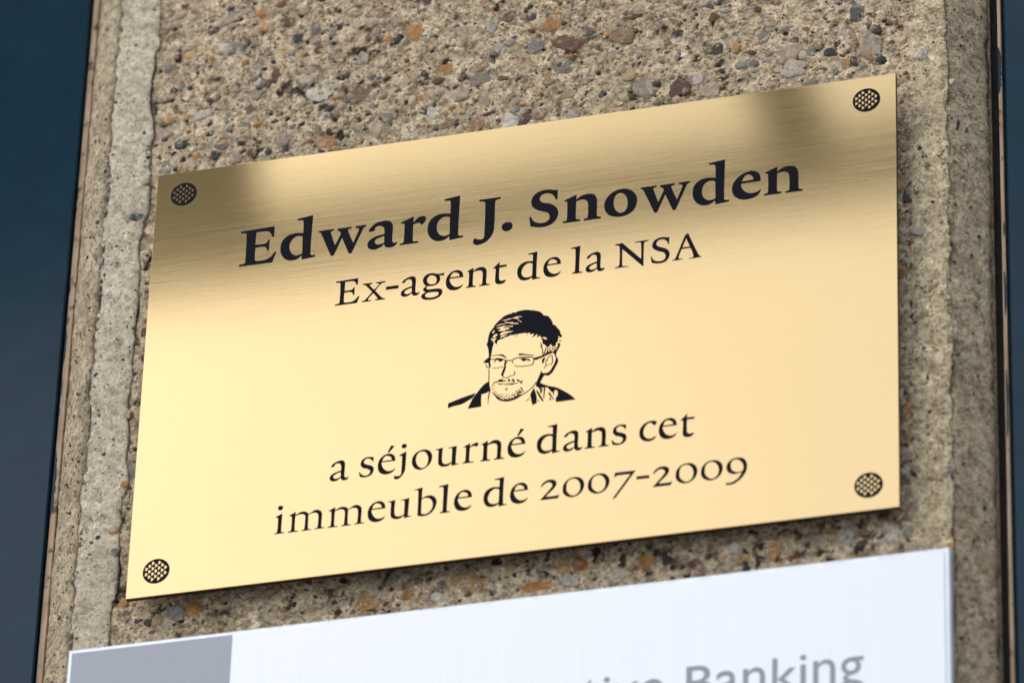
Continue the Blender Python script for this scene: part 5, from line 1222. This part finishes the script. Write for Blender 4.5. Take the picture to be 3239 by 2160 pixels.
YS = dict(a=1.13, n=1.13, v=1.13, e=1.13, g=1.13, i=1.04, k=.96, t=1.22)   # taller x-height than the stock face
def sign_text(body, x0, x1, base, height):
    def mesh_of(s):
        cu = bpy.data.curves.new('t', 'FONT')
        cu.body = s
        cu.resolution_u = 6
        ob = bpy.data.objects.new('t', cu)
        COL.objects.link(ob)
        dg = bpy.context.evaluated_depsgraph_get()
        me = bpy.data.meshes.new_from_object(ob.evaluated_get(dg))
        bpy.data.objects.remove(ob)
        bpy.data.curves.remove(cu)
        co = np.array([v_.co[:] for v_ in me.vertices])
        return me, co
    _, full = mesh_of(body)
    _, tall = mesh_of('k')
    a, b = full[:, 0].min(), full[:, 0].max()
    sx = (x1 - x0) / (b - a)
    sy = height / tall[:, 1].max()
    for i, ch in enumerate(body):
        if ch == ' ':
            continue
        me, co = mesh_of(ch)
        _, pre = mesh_of(body[:i + 1])
        off = pre[:, 0].max() - co[:, 0].max()
        cx = (co[:, 0].min() + co[:, 0].max()) / 2
        new = np.stack([(co[:, 0] - cx) * sx * .001, np.zeros(len(co)), co[:, 1] * sy * YS.get(ch, 1) * .001], 1)
        me.vertices.foreach_set('co', new.ravel())
        me.update()
        me.materials.clear()
        me.materials.append(m_gtext)
        o = bpy.data.objects.new('letter', me)
        COL.objects.link(o)
        o.parent = sign
        o.location = Vector(W(x0 + (cx + off - a) * sx, base, -1.93)) - sv
sign_text('tive Banking', 30.0, 135.8, -167.2, 14.0)

# ------------------------------------------------------------------ what the metal mirrors: an unseen stand-in frame, shaped to give the dark bands
FD = 8000.0
PG = W(-2500, -2600, FD)
stand_in = empty('stand_in_frame', PG, 'grey stand-in frame out of view, beam and leaning post shaped to mirror as dark bands in the brass', 'steel frame')
gv = Vector(PG)
def gbar(name, pts, dz0=-60, dz1=60):
    v = [Vector(W(x, y, FD + dz0)) - gv for x, y in pts] + [Vector(W(x, y, FD + dz1)) - gv for x, y in pts]
    n = len(pts)
    f = [tuple(range(n)), tuple(range(2 * n - 1, n - 1, -1))]
    f += [(i, n + i, n + (i + 1) % n, (i + 1) % n) for i in range(n)]
    mesh_obj(name, v, f, m_steel, stand_in)
gbar('beam', [(-9000, 5640), (2500, 5640), (2500, 5762), (-9000, 5762)])
gbar('leaning_post', [(-1820, 5700), (-1695, 5700), (-2280, 7400), (-2610, 7400)], -55, 55)
gbar('top_beam', [(-9000, 7400), (2500, 7400), (2500, 7520), (-9000, 7520)])
gbar('infill_panel', [(-8900, 5720), (-3040, 5720), (-3120, 7410), (-8900, 7410)], -20, 20)
M = Mat('bay dimming glass')  # panes added to dim the mirrored sky in the upper bays
tr = M.n('ShaderNodeBsdfTransparent'); tr.inputs[0].default_value = (.96, .965, .96, 1)
gl = M.n('ShaderNodeBsdfGlossy'); gl.inputs['Roughness'].default_value = .02
mx = M.n('ShaderNodeMixShader'); mx.inputs[0].default_value = .05
M.l(tr.outputs[0], mx.inputs[1]); M.l(gl.outputs[0], mx.inputs[2])
M.l(mx.outputs[0], M.t.nodes['Material Output'].inputs['Surface'])
m_steel_keep, m_steel = m_steel, M.m
gbar('dimming_pane', [(-3055, 5730), (-1830, 5730), (-2605, 7405), (-3125, 7405)], -6, 6)
gbar('dimming_pane', [(-1705, 5730), (2405, 5730), (2405, 7405), (-2285, 7405)], -6, 6)
m_steel = m_steel_keep
gbar('column', [(-9150, -2600), (-8950, -2600), (-8950, 7520), (-9150, 7520)])
gbar('column', [(2400, -2600), (2600, -2600), (2600, 7520), (2400, 7520)])
